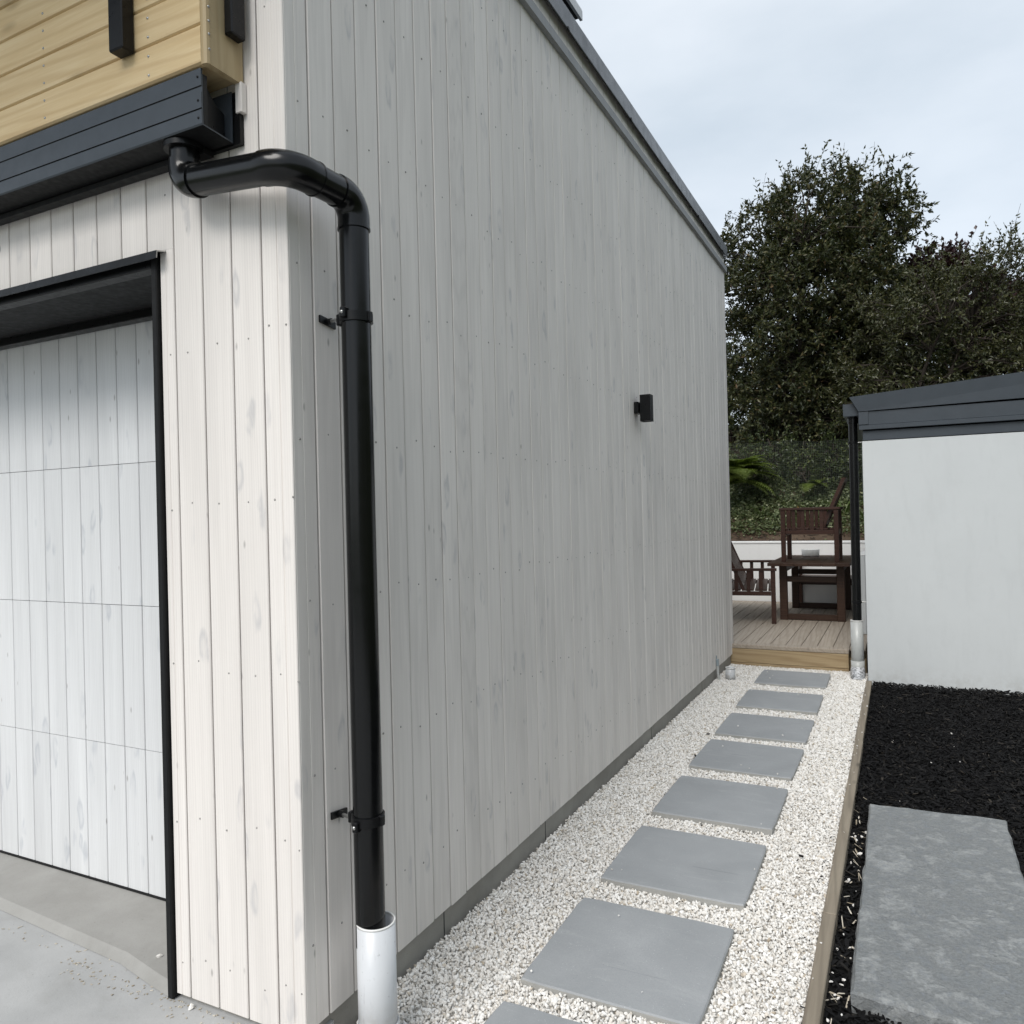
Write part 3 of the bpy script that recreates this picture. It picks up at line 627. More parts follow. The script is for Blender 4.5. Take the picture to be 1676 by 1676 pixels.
# ------------------------------------------------------------------ stepping slabs
slabs = [(-.545, 2.07), (-.550, 2.765), (-.550, 3.505), (-.552, 4.245), (-.556, 5.005), (-.558, 5.71), (-.563, 6.48), (-.572, 7.33)]
ords = ['nearest grey paving slab, cut off by the bottom edge of the picture', 'large grey paving slab filling the lower middle, second along the path', 'third grey paving slab along the path, with a thin dark scuff',
        'fourth grey paving slab along the gravel path', 'fifth grey paving slab along the gravel path', 'sixth grey paving slab along the gravel path', 'seventh grey paving slab, last but one before the deck step', 'farthest grey paving slab, against the deck step']
SW_ = .572; RECT = []
for i, ((xr, yt), lb_) in enumerate(zip(slabs, ords)):
    zt = .022 + random.uniform(-.003, .004); rz = random.uniform(-.012, .012); h = SW_ / 2
    n = 9; top = []
    def ring(ins, z, jit):
        pts = []
        for s_ in range(4):
            for k in range(n):
                t = -1 + 2 * k / n; a = h - ins
                p = [(t * a, -a), (a, t * a), (-t * a, a), (-a, -t * a)][s_]
                if k == 0: p = (p[0] * .985, p[1] * .985)
                pts.append((p[0] + random.uniform(-jit, jit), p[1] + random.uniform(-jit, jit), z + random.uniform(-jit, jit) * .3))
        return pts
    r0, r1, r2 = ring(0, -.03, .0008), ring(0, -.0045, .0010), ring(.0045, 0, .0009)
    mb = MB(); N = 4 * n; vs = r0 + r1 + r2
    mb.add(vs, [(j * N + k, j * N + (k + 1) % N, (j + 1) * N + (k + 1) % N, (j + 1) * N + k) for j in (0, 1) for k in range(N)] + [tuple(range(2 * N, 3 * N))])
    me = mb.mesh('paving_slab', 'paver'); me.materials.append(MATS['paver_edge'])
    for p in me.polygons:
        if abs(p.normal.z) < .5: p.material_index = 1
    o = put('paving_slab', me, None, (xr - h, yt - h, zt)); o.rotation_euler = (random.uniform(-.005, .005), random.uniform(-.004, .004), rz)
    tag(o, lb_, 'paving slab', 'grey slabs stepping along the gravel path'); RECT.append((xr - h, yt - h, h))

# ------------------------------------------------------------------ timber edging
edg = root('timber_edging', (-.262, 4.2, 0), 'weathered grey-brown timber edging board between white gravel and black mulch', 'edging')
for a, b, dx in ((.95, 3.02, .0), (3.023, 5.34, .001), (5.343, 7.20, -.002)):
    MB().box(-.286 + dx, -.240 + dx, a, b, -.10, .012 + dx, .003).build('plank', 'edging_wood', edg)

# ------------------------------------------------------------------ deck and step
DZ = .200
deck = root('deck', (-1.4, 9.2, 0), 'greyish timber deck with a front step beyond the end of the house', 'deck')
dx0 = -.4; k = 0; pk = {}
mbk = MB(); mbk.box(-.0665, .0665, 7.66, 11.17, -.024, 0, .003); 
# origin of each plank in the middle
mk2 = MB(); mk2.box(-.0667, .0667, -1.748, 1.748, -.024, 0, .003); mk = mk2.mesh('plank', 'deck_wood')
xx = -.3697
while xx > -4.0:
    put('plank', mk, deck, (xx, 9.416, DZ)); xx -= .1382
MB().box(-4, -.437, 7.552, 7.665, DZ - .037, DZ + .001, .004).build('step_nosing', 'deck_wood', deck)
MB().box(-4, -.440, 7.556, 7.580, .029, DZ - .0395, .003).build('step_board', 'pine_step', deck)
MB().box(-4, -.440, 7.557, 7.580, -.08, .026, .003).build('step_board', 'pine_step', deck)
MB().box(-.470, -.4415, 7.582, 11.1, -.08, DZ - .026, .003).build('side_joist', 'pine_step', deck)
MB().box(-4, -.30, 7.70, 11.17, -.10, .10).build('bearer', 'pine_step', deck)

# ------------------------------------------------------------------ low white walls round the deck
rw = root('retaining_wall', (-1.5, 11.22, 0), 'low white plastered wall at the back of the deck below the planted bank', 'wall')
MB().box(-9, 3, 11.18, 11.34, -.1, 1.006, .004).build('wall_face', 'white_cap', rw)
MB().box(-9, 3, 11.170, 11.36, 1.0062, 1.032, .003).build('capping', 'white_cap', rw)
rw2 = root('retaining_wall', (-.36, 9.8, 0), 'narrow white wall end in the gap between the far downpipe and the white building', 'wall')
MB().box(-.372, -.322, 8.52, 11.17, DZ + .002, .995, .004).build('wall_face', 'white_plaster', rw2)
MB().box(-.374, -.320, 8.517, 11.17, .9952, 1.008, .003).build('capping', 'white_cap', rw2)

# ------------------------------------------------------------------ white building at the right
WBY, WBX = 7.25, -.272
wb = root('outbuilding', (1.2, 8.2, 0), 'small white plastered building with a dark grey metal roof edge', 'building')
MB().box(WBX, 4, WBY, 10.4, -.06, 2.052, .004).build('wall', 'white_plaster', wb)
MB().box(WBX + .006, 4, WBY - .004, 10.4, 2.056, 2.138, .003).build('soffit_board', 'gunmetal', wb)
MB().box(WBX - .020, 4, WBY - .036, 10.4, 2.146, 2.184, .003).build('soffit_trim', 'gunmetal', wb)
MB().box(WBX - .02, 4, WBY - .026, 10.4, 2.1845, 2.302, .003).build('fascia', 'gunmetal', wb)
MB().box(WBX - .022, WBX + .055, WBY - .034, WBY - .0265, 2.190, 2.302, .002).build('corner_cover', 'gunmetal', wb)
br = MB()
# sloping barge flashing: front face leans, rises to the right
vs = [(-.292, WBY - .040, 2.305), (4, WBY - .040, 2.345), (4, WBY - .050, 2.735), (-.362, WBY - .050, 2.432),
      (-.292, 10.4, 2.305), (4, 10.4, 2.345), (4, 10.4, 2.735), (-.362, 10.4, 2.432)]
br.add(vs, [(0, 1, 2, 3), (4, 7, 6, 5), (0, 4, 5, 1), (1, 5, 6, 2), (2, 6, 7, 3), (3, 7, 4, 0)])
roof = br.build('roof', 'gunmetal', wb)
bg_ = MB(); gy0 = WBY + .02
bg_.prism([(-.296, 2.386), (-.296, 2.276), (-.405, 2.270), (-.418, 2.282), (-.418, 2.384), (-.412, 2.384), (-.412, 2.284), (-.302, 2.284), (-.302, 2.386)], 'y', gy0, 10.4)
bg_.box(-.414, -.300, gy0 - .004, gy0 + .002, 2.277, 2.380)
bg_.build('eave_gutter', 'gunmetal', wb)

# far downpipe
fp = root('downpipe', (-.352, 7.40, .45), 'slim black downpipe at the corner of the white building', 'downpipe')
FX, FY, FR = -.358, 7.40, .0375
MB().tube([(FX + .010, FY, 2.276), (FX + .004, FY, .44)], FR, 28).build('vertical_pipe', 'black_pvc', fp)
MB().tube([(FX + .010, FY, 2.275), (FX + .010, FY, 2.22)], FR + .006, 28).build('outlet_sleeve', 'black_pvc', fp)
for z in (2.055, .655):
    c_ = MB().tube([(FX + .005, FY, z - .010), (FX + .005, FY, z + .010)], FR + .004, 28).build('pipe_clip', 'black_coat', fp)
    MB().tube([(FX + .04, FY, z), (WBX + .01, FY, z)], .005, 10).build('clip_rod', 'steel', c_)
fs = root('stormwater_pipe', (FX, FY, 0), 'grey-white plastic drain pipe with silver tape below the far downpipe', 'pipe')
MB().pipe((FX, FY, .03), (FX, FY, .492), .0515, .004, 36).build('pipe_body', 'grey_pvc', fs)
MB().pipe((FX, FY, .488), (FX, FY, .496), .0535, .006, 36).build('rim', 'white_pvc_rim', fs)
MB().pipe((FX, FY, .02), (FX, FY, .14), .0555, .004, 36).build('socket', 'grey_pvc', fs)
MB().tube([(FX, FY, .075), (FX, FY - .012, .045), (FX, FY - .045, .018), (FX + .004, FY - .10, .004), (FX + .006, FY - .15, -.03)], [.057, .060, .060, .057, .052], 24).build('taped_bend', 'silver_tape', fs)

# small pipes at the end of the house
st_ = root('pipe_stub', (-1.362, 6.90, 0), 'short open white pipe stub standing in the gravel by the deck step', 'pipe')
MB().pipe((-1.366, 6.90, -.03), (-1.360, 6.90, .105), .041, .003, 28).build('pipe_body', 'white_pvc', st_)
MB().pipe((-1.360, 6.90, .097), (-1.360, 6.90, .107), .044, .006, 28).build('rim', 'white_pvc_rim', st_)
bl = root('conduit', (-1.452, 6.83, 0), 'thin blue-grey conduit coming out of the gravel at the foot of the side wall', 'pipe')
MB().tube([(-1.44, 6.82, -.02), (-1.452, 6.826, .03), (-1.456, 6.83, .07), (-1.456, 6.83, .15)], .0125, 12).build('tube', 'grey_pvc', bl)
MB().box(-1.466, -1.444, 6.815, 6.845, .125, .185, .003).build('clip', 'blue_pvc', bl)
MB().tube([(-1.463, 6.83, .18), (-1.463, 6.83, .215)], .004, 8).build('tie', 'blue_pvc', bl)

# ------------------------------------------------------------------ stone slab and rock in the garden bed
sb = []
n = 26
def edge(x0, y0, x1, y1, k): return [(x0 + (x1 - x0) * t / k, y0 + (y1 - y0) * t / k) for t in range(k)]
P = edge(-.168, 2.545, .40, 2.50, 14) + edge(.40, 2.50, .41, 4.22, 26) + edge(.41, 4.22, -.166, 4.19, 14) + edge(-.166, 4.19, -.168, 2.545, 26)
N = len(P); P = [(a + random.uniform(-.004, .004), b + random.uniform(-.004, .004)) for a, b in P]
def inset(k, z, j): return [(a + (.12 - a) * k + random.uniform(-j, j), b + (3.37 - b) * k * .4 + random.uniform(-j, j), z + random.uniform(-j, j)) for a, b in P]
rings = [inset(.02, -.09, .008), inset(-.01, -.035, .006), inset(0, .012, .003), inset(.025, .022, .002)]
mb = MB(); mb.add(sum(rings, []), [(j * N + k, j * N + (k + 1) % N, (j + 1) * N + (k + 1) % N, (j + 1) * N + k) for j in range(3) for k in range(N)] + [tuple(range(3 * N, 4 * N))])
tag(mb.build('stone_slab', 'bluestone'), 'long rough bluestone slab lying on the black mulch at the right', 'stone slab')
def rock(name, c, s, mat, seed, sub=2):
    import bmesh
    bm = bmesh.new(); bmesh.ops.create_icosphere(bm, subdivisions=sub, radius=1); r = random.Random(seed)
    dirs = [Vector((r.gauss(0, 1), r.gauss(0, 1), r.gauss(0, 1))).normalized() for _ in range(9)]
    for v in bm.verts:
        k = min(1.0, min(.72 / max(1e-3, v.co.dot(d)) if v.co.dot(d) > 0 else 9 for d in dirs) + .02)
        v.co = Vector((v.co.x * s[0], v.co.y * s[1], v.co.z * s[2])) * k
    me = bpy.data.meshes.new(name); bm.to_mesh(me); bm.free(); me.materials.append(MATS[mat]); return put(name, me, None, c)
tag(rock('rock', (-.085, 2.44, -.035), (.075, .04, .035), 'rock_dark', 5), 'dark flat rock against the near end of the bluestone slab', 'rock')

# ------------------------------------------------------------------ loose stones and chips
ico_v = []
ph = (1 + 5 ** .5) / 2
for a, b in ((1, ph), (-1, ph), (1, -ph), (-1, -ph)): ico_v += [(0, a, b), (a, b, 0), (b, 0, a)]
ico_v = np.array(ico_v) / math.sqrt(1 + ph * ph)
def hull_faces(v):
    f = []
    n = len(v)
    for i in range(n):
        for j in range(i + 1, n):
            for k in range(j + 1, n):
                nr = np.cross(v[j] - v[i], v[k] - v[i])
                d = (v - v[i]) @ nr
                if (d <= 1e-6).all(): f.append((i, j, k))
                elif (d >= -1e-6).all(): f.append((i, k, j))
    return np.array(f)
ico_f = hull_faces(ico_v)
def rotmats(n, tilt=1.0):
    q = rng.normal(size=(n, 4)); q[:, 1:3] *= tilt; q /= np.linalg.norm(q, axis=1, keepdims=True)
    a, b, c, d = q.T
    return np.stack([np.stack([1 - 2 * (c * c + d * d), 2 * (b * c - a * d), 2 * (b * d + a * c)], -1), np.stack([2 * (b * c + a * d), 1 - 2 * (b * b + d * d), 2 * (c * d - a * b)], -1),
                     np.stack([2 * (b * d - a * c), 2 * (c * d + a * b), 1 - 2 * (b * b + c * c)], -1)], 1)
def scatter_stones(C, size):
    n = len(C); base = ico_v[None] * (1 + rng.uniform(-.30, .18, (n, 12, 1)))
    base = base + rng.normal(0, .10, (n, 12, 3))
    sc = size[:, None] * np.stack([rng.uniform(.75, 1.45, n), rng.uniform(.65, 1.05, n), rng.uniform(.42, .80, n)], 1)
    v = np.einsum('nij,nkj->nki', rotmats(n, .75), base * sc[:, None, :]) + C[:, None, :]
    f = (np.arange(n) * 12)[:, None, None] + ico_f[None]
    return v.reshape(-1, 3), f.reshape(-1, 3)
def grid_pts(x0, x1, y0, y1, step):
    xs = np.arange(x0, x1, step); ys = np.arange(y0, y1, step * .9)
    g = np.stack(np.meshgrid(xs, ys), -1).reshape(-1, 2); return g + rng.uniform(-.55, .55, g.shape) * step
def in_slab(p, m=.0):
    k = np.zeros(len(p), bool)
    for cx, cy, h in RECT: k |= (np.abs(p[:, 0] - cx) < h - m) & (np.abs(p[:, 1] - cy) < h - m)
    return k
def in_pipe(p):
    k = np.zeros(len(p), bool)
    for cx, cy, r in ((-1.343, 1.752, .063), (-1.363, 6.90, .046), (FX, FY - .02, .06)): k |= np.hypot(p[:, 0] - cx, p[:, 1] - cy) < r
    return k
pts = []
for step, z, s0, s1 in ((.0122, -.0074, .0054, .0084), (.0108, .0008, .0044, .0092)):
    g = grid_pts(-1.466, -.284, .915, 7.548, step); g = g[~in_slab(g, -.002 if z > -.005 else .01) & ~in_pipe(g)]
    keep = rng.random(len(g)) < (1.0 if z < 0 else .80); g = g[keep]
    zz = z + rng.uniform(-.003, .004, len(g)) + .010 * np.exp(-np.clip(g[:, 0] + 1.47, 0, 9) / .05) + .004 * np.sin(g[:, 0] * 9) * np.sin(g[:, 1] * 5)
    big = np.where(g[:, 1] < 4.2, 1.0, 1.08)
    pts.append((np.column_stack([g, zz]), rng.uniform(s0, s1, len(g)) * big))
C_ = np.concatenate([p[0] for p in pts]); S_ = np.concatenate([p[1] for p in pts])
v, f = scatter_stones(C_, S_)
tag(put('gravel', bigmesh('gravel', v, f, 'gravel_white')), 'crushed white limestone gravel filling the path between house and edging', 'gravel', None, 'stuff')
# mulch
def chips(C, L_, W_, T_, tilt=.35):
    n = len(C); bv = np.array([(x, y, z) for x in (-1, 1) for y in (-1, 1) for z in (-1, 1)], float)
    base = np.repeat(bv[None], n, 0) * (1 + rng.uniform(-.45, .2, (n, 8, 3)))
    sc = np.stack([L_, W_, T_], 1) / 2
    yaw = rng.uniform(0, 2 * np.pi, n); a = rng.normal(0, tilt, n); b = rng.normal(0, tilt, n)
    cz, sz = np.cos(yaw), np.sin(yaw); Z = np.zeros(n); O = np.ones(n)
    Rz = np.stack([np.stack([cz, -sz, Z], -1), np.stack([sz, cz, Z], -1), np.stack([Z, Z, O], -1)], 1)
    Ry = np.stack([np.stack([np.cos(a), Z, np.sin(a)], -1), np.stack([Z, O, Z], -1), np.stack([-np.sin(a), Z, np.cos(a)], -1)], 1)
    Rx = np.stack([np.stack([O, Z, Z], -1), np.stack([Z, np.cos(b), -np.sin(b)], -1), np.stack([Z, np.sin(b), np.cos(b)], -1)], 1)
    M = Rz @ Ry @ Rx
    v = np.einsum('nij,nkj->nki', M, base * sc[:, None, :]) + C[:, None, :]
    bf = np.array([(0, 1, 3, 2), (4, 6, 7, 5), (0, 4, 5, 1), (2, 3, 7, 6), (0, 2, 6, 4), (1, 5, 7, 3)])
    return v.reshape(-1, 3), ((np.arange(n) * 8)[:, None, None] + bf[None]).reshape(-1, 4)
g = np.concatenate([grid_pts(-.232, 1.2, 2.0, 7.24, .020), grid_pts(-.232, 1.2, 2.0, 7.24, .024), grid_pts(1.2, 2.6, .95, 7.24, .024), grid_pts(-.232, 1.2, .95, 2.0, .022)])
ins = (g[:, 0] > -.155) & (g[:, 0] < .39) & (g[:, 1] > 2.56) & (g[:, 1] < 4.18)
g = g[~ins & (g[:, 0] > -.236)]
n = len(g); edge_up = .018 * np.clip((g[:, 1] - 5.0) / 2.2, 0, 1)
v, f = chips(np.column_stack([g, -.036 + rng.uniform(-.008, .016, n) + edge_up]), rng.uniform(.012, .052, n), rng.uniform(.004, .013, n), rng.uniform(.002, .006, n))
tag(put('mulch', bigmesh('mulch', v, f, 'mulch')), 'black dyed bark mulch beside the timber edging', 'mulch', None, 'stuff')
g = np.column_stack([rng.uniform(-.23, -.17, 34), 2.35 + 1.9 * rng.random(34) ** 1.4]); g = np.concatenate([g, np.column_stack([rng.uniform(-.2, .3, 10), rng.uniform(4.25, 7.1, 10)])])
n = len(g); v, f = scatter_stones(np.column_stack([g, np.full(n, -.020)]), rng.uniform(.004, .010, n))
tag(put('stray_gravel', bigmesh('stray_gravel', v, f, 'gravel_white')), 'white gravel stones strewn over the black mulch', 'gravel', None, 'stuff')
g = np.column_stack([rng.uniform(-.232, -.17, 40), rng.uniform(2.3, 4.4, 40)]); n = len(g)
v, f = chips(np.column_stack([g, np.full(n, -.022)]), rng.uniform(.012, .045, n), rng.uniform(.002, .006, n), rng.uniform(.001, .003, n))
tag(put('pale_splinters', bigmesh('pale_splinters', v, f, 'chip_pale')), 'pale wood splinters among the black mulch', 'splinters', None, 'stuff')

n = 150; g = np.column_stack([rng.uniform(-2.5, -1.5, n), YC - .004 - rng.random(n) ** 2 * .07]); g = np.concatenate([g, np.column_stack([rng.uniform(-2.9, -2.05, 40), rng.uniform(1.60, 1.66, 40)])]); n = len(g)
v, f = chips(np.column_stack([g, np.full(n, DRZ + .0015)]), rng.uniform(.002, .011, n), rng.uniform(.0015, .005, n), rng.uniform(.001, .003, n), .1)
tag(put('grit', bigmesh('grit', v, f, 'chip_pale')), 'pale grit and sawdust crumbs along the foot of the front boards', 'grit', None, 'stuff')
P_ = []
for cx, cy, h in RECT[1:]:
    for _ in range(random.choice((2, 3, 4, 5))):
        e = random.choice((-1, 1)) * random.uniform(.55, .97) * h; q = random.uniform(-.95, .95) * h
        P_.append((cx + e, cy + q, .028) if random.random() < .5 else (cx + q, cy + e, .028))
for _ in range(16): P_.append((random.uniform(-.282, -.244), random.uniform(2.2, 6.8), .016))
v, f = scatter_stones(np.array(P_), rng.uniform(.0025, .0062, len(P_)))
tag(put('kicked_gravel', bigmesh('kicked_gravel', v, f, 'gravel_white')), 'small white stones kicked onto the slabs and the timber edging', 'gravel', None, 'stuff')
n = 170; g = np.column_stack([-.290 - rng.random(n) ** 2.2 * .5, rng.uniform(1.9, 7.3, n)]); g = g[~in_slab(g, -.01)]; n = len(g)
v, f = chips(np.column_stack([g, np.full(n, .011)]), rng.uniform(.005, .016, n), rng.uniform(.002, .005, n), rng.uniform(.001, .003, n))
tag(put('mulch_crumbs', bigmesh('mulch_crumbs', v, f, 'mulch')), 'crumbs of black mulch scattered in the white gravel along the edging', 'mulch', None, 'stuff')
for (x, y, z, l, lab) in ((-1.135, 4.640, .014, .034, 'black bark chip on white gravel left of the fourth slab'), (-1.165, 5.120, .014, .026, 'black bark chip on white gravel between wall and fifth slab'),
                       (-.408, 3.47, .014, .022, 'black bark chip on white gravel near the timber edging'), (-.720, 2.97, .014, .024, 'dark twig chip on white gravel between the second and third slabs')):
    v, f = chips(np.array([[0, 0, 0.]]), np.array([l]), np.array([l * .42]), np.array([.007]), .15)
    tag(put('bark_chip', bigmesh('bark_chip', v, f, 'mulch'), None, (x, y, z)), lab, 'bark chip', 'stray bark chips on the gravel')
for (x, y, z, s_, lab) in ((-2.180, 1.655, .074, .010, 'white stone chip on the concrete in front of the garage floor edge'), (-1.895, 1.585, .073, .012, 'pale flat stone chip on the concrete below the front boards'), (-2.18, 1.705, .094, .009, 'white stone chip on the garage floor by the black jamb')):
    v, f = scatter_stones(np.array([[0, 0, 0.]]), np.array([s_]))
    tag(put('stone_chip', bigmesh('stone_chip', v, f, 'gravel_white'), None, (x, y, z)), lab, 'stone', 'loose stone chips on the concrete')

# ------------------------------------------------------------------ garden furniture
def copy_tree(o, parent=None):
    c = o.copy(); col.objects.link(c); c.parent = parent
    for ch in list(o.children): copy_tree(ch, c)
    return c
def seat(name, width, label, cat, loc, rz, nslat=4, bx=-.125, back=True):
    """slatted wooden armchair or bench facing local +x; origin on the floor under its middle"""
    o = root(name, (0, 0, 0), label, cat)
    W2 = width / 2; M_ = 'stained_wood'
    for sy in (-1, 1):
        y = sy * (W2 - .025)
        for x in (.285, -.285):
            MB().box(x - .025, x + .025, y - .022, y + .022, 0, .592, .003).build('leg', M_, o)
        MB().box(-.33, .325, y - .030, y + .030, .5925, .622, .004).build('armrest', M_, o)
        MB().box(-.2595, .2595, y - .015, y + .015, .315, .362, .003).build('side_rail', M_, o)
        for k in range(nslat):
            x = -.2 + .4 * (k + .5) / nslat + .02
            MB().box(x - .021, x + .021, y - .009, y + .009, .3625, .592, .002).build('arm_slat', M_, o)
    MB().box(.262, .286, -W2 + .048, W2 - .048, .300, .362, .003).build('front_rail', M_, o)
    MB().box(-.30, -.276, -W2 + .048, W2 - .048, .300, .362, .003).build('rear_rail', M_, o)
    n = 8
    for k in range(n):
        x = -.24 + .50 * k / (n - 1); MB().box(x - .029, x + .029, -W2 + .046, W2 - .046, .364, .382, .003).build('seat_slat', M_, o)
    if not back: o.location = loc; o.rotation_euler.z = rz; return o
    # raked backrest: stiles, rails and slats
    def rake(x, z): return (x - (z - .36) * .42, z)
    def bar(y0, y1, z0, z1, t, nm):
        a = rake(bx, z0); b = rake(bx, z1); mb = MB()
        mb.add([(p[0] + d, y, p[1]) for y in (y0, y1) for p in (a, b) for d in (-t, t)], [(0, 2, 3, 1), (4, 5, 7, 6), (0, 1, 5, 4), (2, 6, 7, 3), (0, 4, 6, 2), (1, 3, 7, 5)]); return mb.build(nm, M_, o)
    for sy in (-1, 1): y = sy * (W2 - .085); bar(y - .03, y + .03, .37, .90, .020, 'back_stile')
    bar(-W2 + .0555, W2 - .0555, .9005, .950, .022, 'top_rail'); bar(-W2 + .1155, W2 - .1155, .42, .47, .014, 'back_rail')
    m_ = max(5, int(width / .085) - 1)
    for k in range(m_):
        y = -W2 + .115 + (width - .23) * (k + .5) / m_; bar(y - .024, y + .024, .4705, .90, .008, 'back_slat')
    o.location = loc; o.rotation_euler.z = rz
    return o
seat('chair', .58, 'dark brown slatted wooden armchair standing on top of the table', 'chair', (-.925, 9.66, .872), math.pi)
seat('bench', 1.50, 'dark brown slatted wooden bench on the deck, left of the table', 'bench', (-1.665, 9.69, DZ), R(8), 3, -.03)
seat('stool_bench', .86, 'dark brown backless slatted bench tucked behind the far end of the table', 'bench', (-.82, 10.86, DZ), R(-90), 4, 0, False)
tbl = root('table', (-.93, 10.0, DZ), 'dark brown wooden outdoor table carrying a chair on the deck', 'table')
T = 'stained_wood_table'
for k in range(6):
    a = -1.362 + k * .1447; MB().box(a, a + .1427, 9.15, 10.72, .835, .871, .003).build('top_plank', T, tbl)
for y in (9.40, 10.52):
    for x in (-1.222, -.608):
        MB().box(x - .042, x + .042, y - .035, y + .035, DZ, .8345, .004).build('leg', T, tbl)
    MB().box(-1.1795, -.6505, y - .020, y + .020, .640, .705, .003).build('cross_rail', T, tbl)
    MB().box(-1.1795, -.6505, y - .022, y + .022, DZ + .004, .272, .003).build('foot_rail', T, tbl)
for x in (-1.222, -.608): MB().box(x - .018, x + .018, 9.4355, 10.4845, .745, .828, .003).build('apron', T, tbl)
bw = MB(); zc = .8725; bx_, by_ = -1.02, 10.42
prof = [(.095, 0), (.104, .02), (.108, .086), (.106, .090), (.100, .090), (.098, .03), (.0, .026)]
SEG = 36; vs = [(bx_ + r * math.cos(2 * math.pi * k / SEG), by_ + r * math.sin(2 * math.pi * k / SEG), zc + z) for r, z in prof for k in range(SEG)]
bw.add(vs, [(j * SEG + k, j * SEG + (k + 1) % SEG, (j + 1) * SEG + (k + 1) % SEG, (j + 1) * SEG + k) for j in range(len(prof) - 1) for k in range(SEG)] + [tuple(range(SEG))], True)
tag(bw.build('bowl', 'ceramic'), 'round white pot standing on the table behind the chair legs', 'pot')

# ------------------------------------------------------------------ planting
def leaves(P, D, size, wr=.42, fold=.25, flat=None):
    """P centres of leaf bases, D unit directions; returns verts, tri faces (2 per leaf)"""
    n = len(P); r_ = rng.normal(size=(n, 3))
    if flat is not None: r_ = r_ * (1 - flat) + np.array([0, 0, 1.0]) * flat
    S = np.cross(D, r_); S /= np.linalg.norm(S, axis=1, keepdims=True) + 1e-9; Nn = np.cross(S, D)
    L_ = size[:, None]; w_ = L_ * wr * .5
    mid = P + D * L_ * .45
    a = P; b = mid + S * w_ + Nn * w_ * fold; c = P + D * L_ - Nn * L_ * .08; d = mid - S * w_ + Nn * w_ * fold
    V = np.stack([a, b, c, d], 1).reshape(-1, 3); k = np.arange(n)[:, None] * 4
    return V, np.concatenate([k + np.array([[0, 1, 2]]), k + np.array([[0, 2, 3]])], 1).reshape(-1, 3)
def unit(a): return a / (np.linalg.norm(a, axis=-1, keepdims=True) + 1e-9)
def tree(name, label, base, blobs, n_clump, tw, lf, lsize, mat, trunk_r=.11, group=None, spikes=0, stems=3, wr=.42, up=.35, cat='tree'):
    """blobs: ellipsoids (cx,cy,cz,rx,ry,rz) that make up the crown"""
    o = root(name, base, label, cat, group)
    B = np.array(blobs, float); vol = np.prod(B[:, 3:], axis=1); pick = rng.choice(len(B), n_clump, p=vol / vol.sum())
    d = unit(rng.normal(size=(n_clump, 3))); rr = rng.random(n_clump)[:, None] ** .42
    K = B[pick, :3] + d * rr * B[pick, 3:]
    base = np.array(base, float)
    mb = MB(); ctr = B[:, :3].mean(0); nodes = []
    for s_ in range(stems):
        a = 2 * math.pi * s_ / stems + .4; top = np.array([ctr[0] + .55 * math.cos(a) * B[:, 3].max(), ctr[1] + .5 * math.sin(a) * B[:, 4].max(), B[:, 2].mean() + .35 * B[:, 5].mean()])
        st0 = base + np.array([.12 * math.cos(a), .12 * math.sin(a), -.15]); pl_ = []
        for t in np.linspace(0, 1, 9):
            p = st0 * (1 - t) + top * t + np.array([math.sin(t * 5 + s_), math.cos(t * 4 + s_ * 2), 0]) * .12 * t; p[:2] = st0[:2] * (1 - t ** 1.3) + p[:2] * t ** 1.3; pl_.append(p)
        mb.tube(pl_, [trunk_r * (1 - .8 * t) for t in np.linspace(0, 1, 9)], 8); nodes += pl_[2:]
    nodes = np.array(nodes)
    for k in K:
        dd = np.linalg.norm(nodes - k, axis=1) + .5 * np.clip(nodes[:, 2] - k[2], 0, 9); q = nodes[int(np.argmin(dd))]
        m_ = (q + k) / 2 + np.array([0, 0, .12]) + rng.normal(0, .06, 3)
        mb.tube([q, m_, k], [.020, .012, .005], 4, False)
    # twigs with leaves
    ntw = n_clump * tw; tb = np.repeat(K, tw, 0) + rng.normal(0, .07, (ntw, 3))
    outd = unit(tb - ctr); td = unit(rng.normal(size=(ntw, 3)) + outd * .7 + np.array([0, 0, up])); tl = rng.uniform(.16, .36, ntw)
    if spikes:
        hi = np.argsort(-(K[:, 2] + rng.normal(0, .25, n_clump)))[:spikes]
        tb = np.concatenate([tb, np.repeat(K[hi], 2, 0)]); td = np.concatenate([td, unit(rng.normal(0, .28, (spikes * 2, 3)) + np.array([0, 0, 1]))]); tl = np.concatenate([tl, rng.uniform(.3, .75, spikes * 2)])
        ntw += spikes * 2
    tt = rng.random((ntw, lf)) * .95 + .05
    P = tb[:, None] + td[:, None] * (tl[:, None] * tt)[..., None]
    D = unit(td[:, None] * .65 + rng.normal(0, .62, (ntw, lf, 3)) + np.array([0, 0, .05]))
    V, Fc = leaves(P.reshape(-1, 3), D.reshape(-1, 3), rng.uniform(lsize * .65, lsize * 1.2, ntw * lf), wr, .25, .45)
    mb2 = []
    for i in range(0, ntw, 3 if not spikes else 2): mb.tube([tb[i], tb[i] + td[i] * tl[i]], [.004, .0018], 3, False)
    mb.build('trunk', 'bark', o)
    put('crown', bigmesh('crown', V, Fc, mat), o)
    return o
def bz(x, y): return float(bank_z(np.array(x), np.array(y)))
